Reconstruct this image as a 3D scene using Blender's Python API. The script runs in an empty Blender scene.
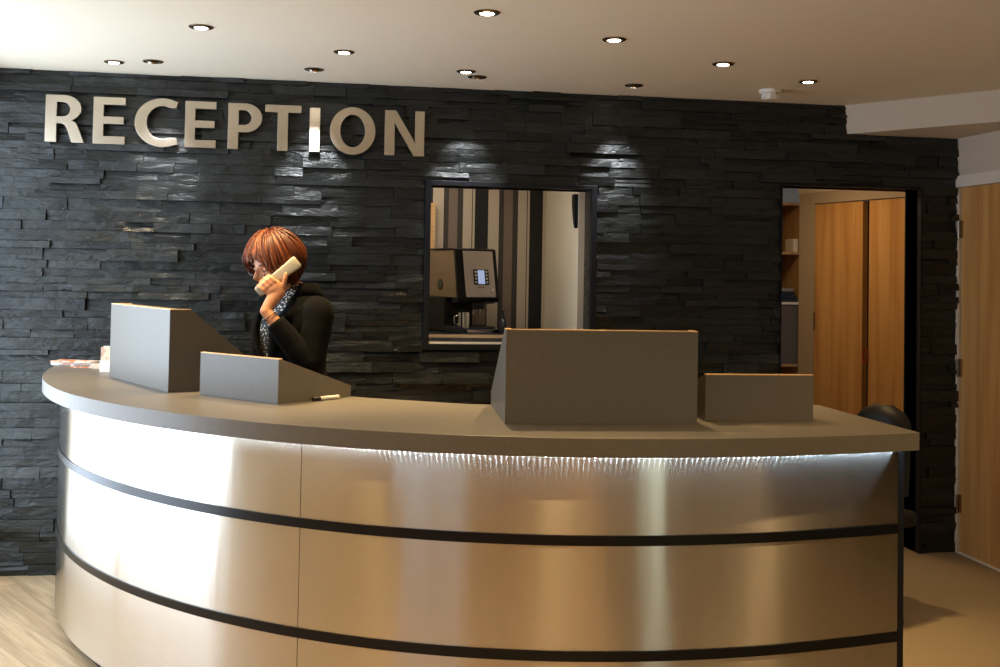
import bpy, bmesh, math, random
from math import sin, cos, pi, radians as RD
from mathutils import Vector as V, Matrix, noise
random.seed(7)
SC = bpy.context.scene
COL = SC.collection

# ------------------------------------------------------------------ camera
FPX, CY = 1100.723, 241.357
CF = V((.160999, .98656, .0278)); CF.normalize()
_r0 = CF.cross(V((0, 0, 1))).normalized(); _u0 = _r0.cross(CF)
ROLL = .0174
CR = _r0*cos(ROLL)+_u0*sin(ROLL); CU = -_r0*sin(ROLL)+_u0*cos(ROLL)
CC = V((0, -5.828, 1.55))
cd = bpy.data.cameras.new('camera'); cam = bpy.data.objects.new('camera', cd); COL.objects.link(cam)
cd.sensor_width = 36; cd.lens = FPX*36/1000; cd.shift_y = -(333.5-CY)/1000; cd.clip_start = .05
m = Matrix.Identity(4)
for i in range(3):
    m[i][0] = CR[i]; m[i][1] = CU[i]; m[i][2] = -CF[i]; m[i][3] = CC[i]
cam.matrix_world = m
SC.camera = cam

def at(px, py, Y):
    """world point on the plane y=Y seen at a pixel of the photograph"""
    d = CF + CR*((px-500)/FPX) + CU*((CY-py)/FPX)
    return CC + d*((Y-CC.y)/d.y)

# ------------------------------------------------------------------ world, light, exposure
SC.view_settings.view_transform = 'Standard'; SC.view_settings.look = 'None'
SC.view_settings.gamma = 1; SC.view_settings.use_curve_mapping = False
SC.view_settings.exposure = 0.0
W = bpy.data.worlds.new('world'); SC.world = W; W.use_nodes = True
bg = W.node_tree.nodes['Background']; bg.inputs[0].default_value = (.62, .78, 1, 1); bg.inputs[1].default_value = .45
H = 2.527; HS = 2.363            # ceiling, bulkhead underside
XL, XR, YF = -1.66, 3.612, -8.6   # left wall, right wall, wall behind the camera

def area(name, loc, direction, sx, sy, power, color, spread=180):
    l = bpy.data.lights.new(name, 'AREA'); l.shape = 'RECTANGLE'; l.size = sx; l.size_y = sy
    l.energy = power; l.color = color; l.spread = RD(spread)
    o = bpy.data.objects.new(name, l); COL.objects.link(o); o.location = loc
    o.rotation_euler = V(direction).to_track_quat('-Z', 'Y').to_euler()
    return o
# daylight through the two windows of the left wall and the one behind the camera
area('daylight_side_window', (XL-.2, -1.13, 1.35), (1, 0, 0), 2.4, 2.4, 112, (.72, .85, 1))
area('daylight_side_window', (XL-.25, -5.6, 1.45), (1, 0, 0), 2.2, 1.9, 6, (.86, .93, 1))
area('daylight_garden_window', (2.37, YF-.25, 1.35), (0, 1, 0), .62, 2.0, 9, (.86, 1, .78))
area('kitchen_ceiling_light', (.5, .40, 2.36), (0, 0, -1), .5, .4, 6.5, (1, .86, .68))
area('office_ceiling_light', (2.9, .9, 2.36), (0, 0, -1),  .5, .5, 8.5, (1, .66, .34))

# ------------------------------------------------------------------ helpers
def link(o): COL.objects.link(o); return o
def tag(o, label=None, cat=None, group=None, kind=None):
    for k, v in (('label', label), ('category', cat), ('group', group), ('kind', kind)):
        if v: o[k] = v
    return o
def thing(name, loc, label, cat, group=None, rz=0):
    o = link(bpy.data.objects.new(name, None)); o.location = loc; o.rotation_euler = (0, 0, rz)
    o.empty_display_size = .1
    return tag(o, label, cat, group)
def copy_tree(o, parent=None):
    c = o.copy(); link(c)
    if parent: c.parent = parent
    for ch in list(o.children): copy_tree(ch, c)
    return c

class MB:
    def __init__(s): s.v = []; s.f = []; s.mi = []; s.m = 0; s.uv = {}
    def add(s, vs, fs):
        b = len(s.v); s.v += [V(p) for p in vs]
        for f in fs: s.f.append([b+i for i in f]); s.mi.append(s.m)
        return b
    def box(s, a, b, M=None):
        x0, y0, z0 = a; x1, y1, z1 = b
        vs = [V(p) for p in ((x0,y0,z0),(x1,y0,z0),(x1,y1,z0),(x0,y1,z0),(x0,y0,z1),(x1,y0,z1),(x1,y1,z1),(x0,y1,z1))]
        if M: vs = [M @ p for p in vs]
        s.add(vs, [(0,3,2,1),(4,5,6,7),(0,1,5,4),(1,2,6,5),(2,3,7,6),(3,0,4,7)])
    def rbox(s, a, b, r=.004, M=None):
        """box with chamfered edges"""
        bm = bmesh.new(); bmesh.ops.create_cube(bm, size=1)
        for v in bm.verts: v.co = V([a[i]+(v.co[i]+.5)*(b[i]-a[i]) for i in range(3)])
        bmesh.ops.bevel(bm, geom=bm.edges[:], offset=r, segments=2, affect='EDGES', profile=.6)
        vs = [(M @ v.co) if M else v.co.copy() for v in bm.verts]
        s.add(vs, [[v.index for v in f.verts] for f in bm.faces]); bm.free()
    def prism(s, pts, z0, z1, M=None):
        n = len(pts)
        vs = [V((p[0], p[1], z0)) for p in pts]+[V((p[0], p[1], z1)) for p in pts]
        if M: vs = [M @ p for p in vs]
        s.add(vs, [list(range(n))[::-1], list(range(n, 2*n))]+[(i, (i+1) % n, n+(i+1) % n, n+i) for i in range(n)])
    def lathe(s, prof, n=24, M=None):
        vs = []; fs = []
        for r, z in prof:
            for k in range(n):
                a = 2*pi*k/n; vs.append(V((r*cos(a), r*sin(a), z)))
        for i in range(len(prof)-1):
            for k in range(n):
                fs.append((i*n+k, i*n+(k+1) % n, (i+1)*n+(k+1) % n, (i+1)*n+k))
        if prof[0][0] > 1e-6: fs.append(list(range(n))[::-1])
        if prof[-1][0] > 1e-6: fs.append(list(range((len(prof)-1)*n, len(prof)*n)))
        if M: vs = [M @ p for p in vs]
        s.add(vs, fs)
    def tube(s, pts, rad, n=10, up=None, cap=True):
        """tube through pts; rad = number, list of numbers or of (ra, rb)"""
        pts = [V(p) for p in pts]
        if not isinstance(rad, (list, tuple)): rad = [rad]*len(pts)
        vs = []; fs = []
        u = V(up) if up else None
        for i, p in enumerate(pts):
            t = (pts[min(i+1, len(pts)-1)]-pts[max(i-1, 0)]).normalized()
            if u is None: u = t.orthogonal()
            a = (u-t*u.dot(t)).normalized(); b = t.cross(a)
            u = V(up) if up else a
            ra, rb = rad[i] if isinstance(rad[i], (list, tuple)) else (rad[i], rad[i])
            for k in range(n):
                g = 2*pi*k/n; vs.append(p+a*cos(g)*ra+b*sin(g)*rb)
        for i in range(len(pts)-1):
            for k in range(n): fs.append((i*n+k, i*n+(k+1) % n, (i+1)*n+(k+1) % n, (i+1)*n+k))
        if cap: fs += [list(range(n))[::-1], list(range((len(pts)-1)*n, len(pts)*n))]
        s.add(vs, fs)
    def ball(s, c, r, nu=12, nv=8, M=None):
        r = V(r) if isinstance(r, (tuple, list, V)) else V((r, r, r)); c = V(c)
        vs = []; fs = []
        for j in range(nv+1):
            t = pi*j/nv
            for k in range(nu):
                a = 2*pi*k/nu; d = V((r.x*sin(t)*cos(a), r.y*sin(t)*sin(a), r.z*cos(t)))
                vs.append(c+((M @ d) if M else d))
        for j in range(nv):
            for k in range(nu): fs.append((j*nu+k, (j+1)*nu+k, (j+1)*nu+(k+1) % nu, j*nu+(k+1) % nu))
        s.add(vs, fs)
    def build(s, name, mats, parent=None, smooth=None, off=None, bevel=0):
        me = bpy.data.meshes.new(name)
        o3 = V(off) if off else (parent.location.copy() if (parent and off is None and parent.type == 'EMPTY' and s_world) else V((0, 0, 0)))
        me.from_pydata([tuple(p-o3) for p in s.v], [], s.f)
        bm = bmesh.new(); bm.from_mesh(me); bmesh.ops.remove_doubles(bm, verts=bm.verts, dist=1e-6)
        bmesh.ops.recalc_face_normals(bm, faces=bm.faces); bm.to_mesh(me); bm.free()
        if not isinstance(mats, (list, tuple)): mats = [mats]
        for mm in mats: me.materials.append(mm)
        if len(mats) > 1 and len(me.polygons) == len(s.mi):
            for p, i in zip(me.polygons, s.mi): p.material_index = i
        o = link(bpy.data.objects.new(name, me))
        if parent: o.parent = parent
        if smooth is not None:
            me.shade_smooth(); me.set_sharp_from_angle(angle=RD(smooth))
        if bevel:
            b = o.modifiers.new('bevel', 'BEVEL'); b.width = bevel; b.segments = 2; b.limit_method = 'ANGLE'
        return o
s_world = True     # geometry is given in world coordinates; build() subtracts the parent's location

# ------------------------------------------------------------------ materials
def mat(name, col, rough=.5, metal=0, spec=.5, coat=0, emit=None, es=1, bump=None, var=None, alpha=None, trans=0, coord='Object'):
    """bump=(scale xyz, strength, distance); var=(colour2, scale xyz, lo, hi)"""
    m = bpy.data.materials.new(name); m.use_nodes = True
    nt = m.node_tree; N = nt.nodes; L = nt.links; p = N['Principled BSDF']
    p.inputs['Base Color'].default_value = (*col, 1); p.inputs['Roughness'].default_value = rough
    p.inputs['Metallic'].default_value = metal; p.inputs['Specular IOR Level'].default_value = spec
    p.inputs['Coat Weight'].default_value = coat; p.inputs['Transmission Weight'].default_value = trans
    if emit: p.inputs['Emission Color'].default_value = (*emit, 1); p.inputs['Emission Strength'].default_value = es
    def coords(sc):
        tc = N.new('ShaderNodeTexCoord'); mp = N.new('ShaderNodeMapping'); mp.inputs['Scale'].default_value = sc
        L.new(tc.outputs[coord], mp.inputs[0]); return mp.outputs[0]
    def nz(sc, det=6, rg=.55):
        n = N.new('ShaderNodeTexNoise'); n.inputs['Scale'].default_value = 1; n.inputs['Detail'].default_value = det
        n.inputs['Roughness'].default_value = rg; L.new(coords(sc), n.inputs['Vector']); return n.outputs['Fac']
    if var:
        f = nz(var[1]); r = N.new('ShaderNodeMapRange'); r.inputs[1].default_value = var[2]; r.inputs[2].default_value = var[3]
        mx = N.new('ShaderNodeMix'); mx.data_type = 'RGBA'; mx.inputs[6].default_value = (*col, 1); mx.inputs[7].default_value = (*var[0], 1)
        L.new(f, r.inputs[0]); L.new(r.outputs[0], mx.inputs[0]); L.new(mx.outputs[2], p.inputs['Base Color'])
    if bump:
        b = N.new('ShaderNodeBump'); b.inputs['Strength'].default_value = bump[1]; b.inputs['Distance'].default_value = bump[2]
        L.new(nz(bump[0], 8, .6), b.inputs['Height']); L.new(b.outputs[0], p.inputs['Normal'])
    return m

M = {}
M['plaster'] = mat('white_plaster', (.77, .70, .56), .85, bump=((60, 60, 60), .08, .002))
M['wallpaint'] = mat('beige_wall_paint', (.62, .55, .46), .85, bump=((60, 60, 60), .08, .002))
M['whitegloss'] = mat('white_gloss_paint', (.78, .74, .67), .35)
M['laminate'] = mat('grey_brown_laminate', (.150, .134, .110), .42, var=((.128, .114, .093), (160, 160, 160), .35, .7))
M['blacktrim'] = mat('black_satin_trim', (.006, .006, .007), .3, spec=.3)
M['blackframe'] = mat('black_frame_paint', (.009, .010, .013), .45, spec=.25)
M['ply'] = mat('birch_ply_edge', (.78, .52, .26), .45, var=((.66, .40, .18), (8, 8, 300), .4, .6))
M['carpet'] = mat('brown_loop_carpet', (.32, .235, .14), .95, bump=((420, 420, 420), .8, .004), var=((.21, .155, .088), (230, 230, 230), .35, .65))
M['alu'] = mat('brushed_aluminium_letter', (.56, .49, .39), .32, 1, bump=((900, 4, 30), .05, .001))
M['chrome'] = mat('dark_chrome', (.30, .24, .19), .22, 1)
M['whiteplastic'] = mat('white_plastic', (.82, .8, .76), .4)
M['black'] = mat('black_plastic', (.012, .012, .013), .35)
M['leather'] = mat('black_leather', (.006, .005, .004), .5, spec=.3, bump=((120, 120, 120), .15, .001))
M['phone'] = mat('cream_plastic', (.45, .42, .33), .38)
M['steelcup'] = mat('polished_steel', (.75, .73, .7), .12, 1)

def oak(name, c1, c2, c3):
    m = bpy.data.materials.new(name); m.use_nodes = True
    nt = m.node_tree; N = nt.nodes; L = nt.links; p = N['Principled BSDF']; p.inputs['Roughness'].default_value = .38
    tc = N.new('ShaderNodeTexCoord'); mp = N.new('ShaderNodeMapping'); mp.inputs['Scale'].default_value = (9, 9, .55); L.new(tc.outputs['Object'], mp.inputs[0])
    n = N.new('ShaderNodeTexNoise'); n.inputs['Scale'].default_value = 1.3; n.inputs['Detail'].default_value = 5; n.inputs['Distortion'].default_value = .6; L.new(mp.outputs[0], n.inputs['Vector'])
    mp2 = N.new('ShaderNodeMapping'); mp2.inputs['Scale'].default_value = (130, 130, 3); L.new(tc.outputs['Object'], mp2.inputs[0])
    n2 = N.new('ShaderNodeTexNoise'); n2.inputs['Scale'].default_value = 1; n2.inputs['Detail'].default_value = 4; L.new(mp2.outputs[0], n2.inputs['Vector'])
    cr = N.new('ShaderNodeValToRGB'); e = cr.color_ramp.elements
    e[0].position = .3; e[0].color = (*c1, 1); e[1].position = .72; e[1].color = (*c3, 1); k = e.new(.5); k.color = (*c2, 1)
    L.new(n.outputs['Fac'], cr.inputs[0])
    mx = N.new('ShaderNodeMix'); mx.data_type = 'RGBA'; mx.blend_type = 'MULTIPLY'; mx.inputs[0].default_value = .2
    L.new(cr.outputs[0], mx.inputs[6]); L.new(n2.outputs['Color'], mx.inputs[7]); L.new(mx.outputs[2], p.inputs['Base Color'])
    return m
M['oak'] = oak('oak_veneer', (.54, .27, .085), (.68, .375, .125), (.80, .48, .19))
M['shelfwood'] = oak('shelf_wood', (.42, .25, .11), (.5, .31, .14), (.56, .36, .18))

def plank_floor():
    m = bpy.data.materials.new('light_oak_planks'); m.use_nodes = True
    nt = m.node_tree; N = nt.nodes; L = nt.links; p = N['Principled BSDF']; p.inputs['Roughness'].default_value = .42
    tc = N.new('ShaderNodeTexCoord'); mp = N.new('ShaderNodeMapping'); mp.inputs['Rotation'].default_value = (0, 0, RD(57)); L.new(tc.outputs['Object'], mp.inputs[0])
    br = N.new('ShaderNodeTexBrick'); L.new(mp.outputs[0], br.inputs[0]); br.inputs['Scale'].default_value = 1
    br.inputs['Brick Width'].default_value = 1.3; br.inputs['Row Height'].default_value = .18; br.inputs['Mortar Size'].default_value = .0018
    br.inputs['Color1'].default_value = (.60, .43, .26, 1); br.inputs['Color2'].default_value = (.50, .35, .20, 1); br.inputs['Mortar'].default_value = (.34, .24, .14, 1)
    mp2 = N.new('ShaderNodeMapping'); mp2.inputs['Scale'].default_value = (1.6, 26, 1); L.new(mp.outputs[0], mp2.inputs[0])
    n = N.new('ShaderNodeTexNoise'); n.inputs['Scale'].default_value = 1; n.inputs['Detail'].default_value = 7; n.inputs['Distortion'].default_value = 1.2; L.new(mp2.outputs[0], n.inputs['Vector'])
    cr = N.new('ShaderNodeValToRGB'); cr.color_ramp.elements[0].position = .3; cr.color_ramp.elements[0].color = (.5, .45, .4, 1); cr.color_ramp.elements[1].position = .65; cr.color_ramp.elements[1].color = (1, 1, 1, 1)
    L.new(n.outputs['Fac'], cr.inputs[0])
    mx = N.new('ShaderNodeMix'); mx.data_type = 'RGBA'; mx.blend_type = 'MULTIPLY'; mx.inputs[0].default_value = .8
    L.new(br.outputs['Color'], mx.inputs[6]); L.new(cr.outputs[0], mx.inputs[7]); L.new(mx.outputs[2], p.inputs['Base Color'])
    return m
M['planks'] = plank_floor()

def slate():
    m = bpy.data.materials.new('split_face_slate'); m.use_nodes = True
    nt = m.node_tree; N = nt.nodes; L = nt.links; p = N['Principled BSDF']
    g = N.new('ShaderNodeNewGeometry')
    cr = N.new('ShaderNodeValToRGB'); e = cr.color_ramp.elements
    e[0].position = 0; e[0].color = (.007, .0086, .0082, 1); e[1].position = 1; e[1].color = (.020, .023, .0215, 1)
    L.new(g.outputs['Random Per Island'], cr.inputs[0]); L.new(cr.outputs[0], p.inputs['Base Color'])
    tc = N.new('ShaderNodeTexCoord')
    # every stone gets its own piece of the texture
    sh = N.new('ShaderNodeVectorMath'); sh.operation = 'SCALE'; sh.inputs[0].default_value = (3.1, 7.3, 5.7)
    mu = N.new('ShaderNodeMath'); mu.operation = 'MULTIPLY'; mu.inputs[1].default_value = 23; L.new(g.outputs['Random Per Island'], mu.inputs[0]); L.new(mu.outputs[0], sh.inputs['Scale'])
    ad = N.new('ShaderNodeVectorMath'); ad.operation = 'ADD'; L.new(tc.outputs['Object'], ad.inputs[0]); L.new(sh.outputs[0], ad.inputs[1])
    mp = N.new('ShaderNodeMapping'); mp.inputs['Scale'].default_value = (14, 14, 42); L.new(ad.outputs[0], mp.inputs[0])
    n = N.new('ShaderNodeTexNoise'); n.inputs['Scale'].default_value = 1; n.inputs['Detail'].default_value = 5; n.inputs['Roughness'].default_value = .55; n.inputs['Distortion'].default_value = .8; L.new(mp.outputs[0], n.inputs['Vector'])
    b = N.new('ShaderNodeBump'); b.inputs['Strength'].default_value = .6; b.inputs['Distance'].default_value = .011; L.new(n.outputs['Fac'], b.inputs['Height'])
    mp3 = N.new('ShaderNodeMapping'); mp3.inputs['Scale'].default_value = (120, 120, 120); L.new(tc.outputs['Object'], mp3.inputs[0])
    n3 = N.new('ShaderNodeTexNoise'); n3.inputs['Scale'].default_value = 1; n3.inputs['Detail'].default_value = 4; L.new(mp3.outputs[0], n3.inputs['Vector'])
    b2 = N.new('ShaderNodeBump'); b2.inputs['Strength'].default_value = .3; b2.inputs['Distance'].default_value = .002; L.new(n3.outputs['Fac'], b2.inputs['Height']); L.new(b.outputs[0], b2.inputs['Normal'])
    L.new(b2.outputs[0], p.inputs['Normal'])
    r = N.new('ShaderNodeMapRange'); r.inputs[1].default_value = .3; r.inputs[2].default_value = .7; r.inputs[3].default_value = .24; r.inputs[4].default_value = .5
    L.new(n.outputs['Fac'], r.inputs[0]); L.new(r.outputs[0], p.inputs['Roughness']); p.inputs['Specular IOR Level'].default_value = .4
    return m
M['slate'] = slate()

def steel():
    m = bpy.data.materials.new('brushed_steel_sheet'); m.use_nodes = True
    nt = m.node_tree; N = nt.nodes; L = nt.links; p = N['Principled BSDF']
    p.inputs['Base Color'].default_value = (.70, .655, .585, 1); p.inputs['Metallic'].default_value = 1
    p.inputs['Roughness'].default_value = .24; p.inputs['Anisotropic'].default_value = 1
    t = N.new('ShaderNodeTangent'); t.direction_type = 'UV_MAP'; t.uv_map = 'UVMap'; L.new(t.outputs[0], p.inputs['Tangent'])
    p.inputs['Anisotropic Rotation'].default_value = .25
    uv = N.new('ShaderNodeUVMap'); uv.uv_map = 'UVMap'
    mp = N.new('ShaderNodeMapping'); mp.inputs['Scale'].default_value = (5, 1.3, 1); L.new(uv.outputs[0], mp.inputs[0])
    n = N.new('ShaderNodeTexNoise'); n.inputs['Scale'].default_value = 1; n.inputs['Detail'].default_value = 1; L.new(mp.outputs[0], n.inputs['Vector'])
    b = N.new('ShaderNodeBump'); b.inputs['Strength'].default_value = 1; b.inputs['Distance'].default_value = .004; L.new(n.outputs['Fac'], b.inputs['Height'])
    mp2 = N.new('ShaderNodeMapping'); mp2.inputs['Scale'].default_value = (6, 900, 1); L.new(uv.outputs[0], mp2.inputs[0])
    n2 = N.new('ShaderNodeTexNoise'); n2.inputs['Scale'].default_value = 1; n2.inputs['Detail'].default_value = 2; L.new(mp2.outputs[0], n2.inputs['Vector'])
    r = N.new('ShaderNodeMapRange'); r.inputs[3].default_value = .21; r.inputs[4].default_value = .28; L.new(n2.outputs['Fac'], r.inputs[0]); L.new(r.outputs[0], p.inputs['Roughness'])
    L.new(b.outputs[0], p.inputs['Normal'])
    return m
M['steel'] = steel()

# ------------------------------------------------------------------ room shell
def struct(name, mb, mats, **k): return tag(mb.build(name, mats, **k), kind='structure')
WX0, WX1, WZ0, WZ1 = .572, 1.447, 1.165, 2.003       # hatch opening
DX0, DX1, DZ1 = 2.537, 3.372, 2.06                   # doorway opening
TH = .13                                             # wall thickness

mb = MB(); mb.m = 0
mb.box((XL-.2, YF-.2, -.1), (1.0, 0.0, 0)); mb.box((1.0, YF-.2, -.1), (XR+.2, TH, 0)); mb.m = 0
fl = struct('floor', mb, [M['planks'], M['carpet']])
for p in fl.data.polygons:
    if p.center.x > 1.0: p.material_index = 1
mb = MB(); mb.box((-.1, TH, -.1), (5.2, 3.3, 0)); struct('floor', mb, M['carpet'])
mb = MB(); mb.box((XL-.2, YF-.2, H), (XR+.2, TH, H+.12)); struct('ceiling', mb, M['plaster'])
mb = MB(); mb.box((-.1, TH, 2.42), (5.2, 3.3, 2.54)); struct('ceiling', mb, M['plaster'])
mb = MB(); mb.prism([(2.905, -.0), (3.41, -.70), (XR, -.98), (XR, .0)], HS, H-.0005); struct('trim_1', mb, M['wallpaint'])

# slate wall: core with its two openings, clad in split stones
def wall_back():
    mb = MB()
    y0, y1 = .004, TH
    mb.box((XL, y0, 0), (WX0, y1, H)); mb.box((WX0, y0, 0), (WX1, y1, WZ0)); mb.box((WX0, y0, WZ1), (WX1, y1, H))
    mb.box((WX1, y0, 0), (DX0, y1, H)); mb.box((DX0, y0, DZ1), (DX1, y1, H)); mb.box((DX1, y0, 0), (XR+.05, y1, H))
    rnd = random.Random(11)
    def stone(x0, x1, z0, z1):
        d = rnd.choice([.004, .008, .012, .016, .02, .026, .03]) * rnd.uniform(.7, 1.15)
        tx, tz = rnd.uniform(-.004, .004), rnd.uniform(-.004, .006)
        nx = max(2, int((x1-x0)/.035)); nz = 2
        g = .0006
        rows = []
        sd = rnd.uniform(0, 99)
        for j in range(nz+1):
            row = []
            for i in range(nx+1):
                u, w = i/nx, j/nz
                x = x0+g+(x1-x0-2*g)*u; z = z0+g+(z1-z0-2*g)*w
                y = -d+tx*(u-.5)*2+tz*(w-.5)*2 + .006*noise.noise(V((x*9+sd, z*22, sd)))
                if i in (0, nx): x += rnd.uniform(-.0006, .0006)
                row.append(V((x, min(y, -.0015), z)))
            rows.append(row)
        b = len(mb.v); vs = [p for r in rows for p in r]
        # rim on the core
        rim = [(i, 0) for i in range(nx+1)]+[(nx, j) for j in range(1, nz+1)]+[(i, nz) for i in range(nx-1, -1, -1)]+[(0, j) for j in range(nz-1, 0, -1)]
        k0 = len(vs)
        for i, j in rim: p = rows[j][i]; vs.append(V((p.x, .006, p.z)))
        fs = []
        for j in range(nz):
            for i in range(nx):
                a = j*(nx+1)+i; fs.append((a, a+1, a+nx+2, a+nx+1))
        n = len(rim)
        for k in range(n):
            i, j = rim[k]; i2, j2 = rim[(k+1) % n]
            fs.append((j*(nx+1)+i, k0+k, k0+(k+1) % n, j2*(nx+1)+i2))
        mb.add(vs, fs)
    def clip(x0, x1, z0, z1):
        """yield the pieces of a stone outside the openings"""
        segs = [(x0, x1)]
        for a, b, c, d in ((WX0-.03, WX1+.03, WZ0-.03, WZ1+.026), (DX0-.002, DX1+.012, -1, DZ1+.004)):
            zc = (z0+z1)/2
            if c < zc < d:
                new = []
                for s0, s1 in segs:
                    if s1 <= a or s0 >= b: new.append((s0, s1)); continue
                    if s0 < a: new.append((s0, a))
                    if s1 > b: new.append((b, s1))
                segs = new
        for s0, s1 in segs:
            if s1-s0 > .012:
                zz1 = min(z1, HS if s0 > 2.9 else H)
                if zz1-z0 > .008: yield s0, s1, z0, zz1
    # panels of stones: rows of varied height running in bands
    z = 0.0; x = XL+.001
    bands = []
    while z < H-.012:
        h = rnd.choice([.036, .042, .048, .054, .06]);
        if z+h > H-.015: h = H-z
        bands.append((z, z+h)); z += h
    for z0, z1 in bands:
        x = XL+.001-rnd.uniform(0, .1)
        while x < XR:
            w = rnd.choice([.14, .19, .24, .3, .36, .42])*rnd.uniform(.85, 1.15)
            x1 = min(x+w, XR-.001)
            if x1-x > .02:
                if z1-z0 > .043 and rnd.random() < .15:      # two thin slips instead of one
                    zm = z0+(z1-z0)*rnd.uniform(.4, .6)
                    for c in clip(max(x, XL+.001), x1, z0, zm): stone(*c)
                    for c in clip(max(x, XL+.001), x1, zm, z1): stone(*c)
                else:
                    for c in clip(max(x, XL+.001), x1, z0, z1): stone(*c)
            x += w
    return struct('wall_back', mb, M['slate'])
wall_back()

# left wall with two window openings, wall behind the camera with one, right wall with door and dark passage
def wall_x(name, x0, x1, y0, y1, holes, mt, h=H):
    mb = MB(); y = y0
    for a, b, c, d in sorted(holes):
        mb.box((x0, y, 0), (x1, a, h))
        if c > 0: mb.box((x0, a, 0), (x1, b, c))
        mb.box((x0, a, d), (x1, b, h)); y = b
    mb.box((x0, y, 0), (x1, y1, h))
    return struct(name, mb, mt)
wall_x('wall_left', XL-.18, XL, YF-.2, TH, [(-6.7, -4.5, .5, 2.4), (-2.2, -.06, .25, 2.4)], M['plaster'])
def window_x(n, a, b, c, d):
    w = MB(); X0, X1 = XL-.12, XL-.06
    w.box((X0, a, c), (X1, a+.06, d)); w.box((X0, b-.06, c), (X1, b, d)); w.box((X0, a+.06, c), (X1, b-.06, c+.06)); w.box((X0, a+.06, d-.06), (X1, b-.06, d))
    mid = (a+b)/2; w.box((X0, mid-.03, c+.06), (X1, mid+.03, d-.06))
    return struct('window_%d' % n, w, M['whitegloss'])
window_x(1, -2.2, -.06, .25, 2.4); window_x(2, -6.7, -4.5, .5, 2.4)
mb = MB()
mb.box((XL, YF-.18, 0), (2.05, YF, H)); mb.box((2.7, YF-.18, 0), (XR, YF, H)); mb.box((2.05, YF-.18, 2.35), (2.7, YF, H)); mb.box((2.05, YF-.18, 0), (2.7, YF, .3))
struct('wall_front', mb, M['wallpaint'])
mb = MB()
for a, b in (((2.05, YF-.12, .3), (2.10, YF-.06, 2.35)), ((2.65, YF-.12, .3), (2.7, YF-.06, 2.35)), ((2.10, YF-.12, .3), (2.65, YF-.06, .35)), ((2.10, YF-.12, 2.3), (2.65, YF-.06, 2.35))): mb.box(a, b)
struct('window_3', mb, M['whitegloss'])
wall_x('wall_right', XR, XR+.16, YF-.2, 0.0, [(-5.9, -2.7, 0, 2.25), (-.92, -.03, 0, 2.08)], M['wallpaint'])
mb = MB()   # unseen corridor beyond the passage, its darkness put into black wall colour
mb.box((XR+.16, -6.0, 0), (XR+1.6, -5.95, H)); mb.box((XR+.16, -2.65, 0), (XR+1.6, -2.6, H)); mb.box((XR+1.6, -6.0, 0), (XR+1.65, -2.6, H)); mb.box((XR+.16, -6, H-.1), (XR+1.6, -2.6, H)); mb.box((XR+.16, -6, -.05), (XR+1.6, -2.6, 0))
struct('wall_corridor', mb, M['blackframe'])

# oak door in the right wall
d1 = MB(); d1.box((XR+.012, -.895, .008), (XR+.05, -.034, 2.078)); d1 = struct('door_1', d1, M['oak'])
mb = MB(); mb.box((XR-.012, -.99, 2.082), (XR+.0, -.0+.0, 2.146)); mb.box((XR-.006, -.028, 0), (XR+.05, -.004, 2.08)); mb.box((XR-.012, -.98, 0), (XR-.0, -.92, 2.08)); mb.box((XR-.006, -.92, 0), (XR+.05, -.028, .007))
mb.build('door_frame', M['whitegloss'], d1)
for z in (.28, 1.05, 1.84):
    mb = MB(); mb.tube([(XR-.008, -.036, z-.05), (XR-.008, -.036, z+.05)], .007, 10); mb.box((XR-.004, -.05, z-.05), (XR+.012, -.03, z+.05)); mb.build('hinge', M['chrome'], d1, smooth=40)
mb = MB(); mb.tube([(XR+.012, -.83, 1.02), (XR-.045, -.83, 1.02), (XR-.05, -.82, 1.02), (XR-.05, -.72, 1.02)], .009, 10); mb.lathe([(.026, 0), (.026, .008), (.01, .009)], 20, Matrix.Translation((XR+.012, -.83, 1.02)) @ Matrix.Rotation(-pi/2, 4, 'Y')); mb.build('door_handle', M['steelcup'], d1, smooth=40)

# doorway lining (black) in the slate wall
mb = MB()
mb.box((DX0-.0, -.028, 0), (DX0+.0+.004, TH+.01, DZ1)); mb.box((DX1, -.034, 0), (DX1+.012, TH+.012, DZ1+.012)); mb.box((DX0, -.03, DZ1), (DX1, TH+.012, DZ1+.008))
struct('trim_2', mb, M['blackframe'])
mb = MB(); mb.box((XL+.001, -.035, 0), (DX0-.001, -.031, .03)); 

# hatch frame
mb = MB(); t = .026
x0, x1, z0, z1, ya, yb = WX0, WX1, WZ0, WZ1, -.042, TH+.02
mb.box((x0-.028, ya, z0-.028), (x0, yb, z1+.024)); mb.box((x1, ya, z0-.028), (x1+.028, yb, z1+.024))
mb.box((x0, ya, z1), (x1, yb, z1+.024)); mb.box((x0, ya, z0-.028), (x1, yb, z0))
hatch = struct('window_4', mb, M['blackframe'], bevel=.002)
mb = MB(); mb.box((x0+.001, -.03, z0+.0005), (x1-.001, TH+.19, z0+.012)); mb.build('window_sill', M['blackframe'], hatch)
mb = MB(); mb.box((x0+.001, -.034, z0+.0005), (x1-.001, -.0302, z0+.012)); mb.build('sill_lip', M['whitegloss'], hatch)

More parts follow.
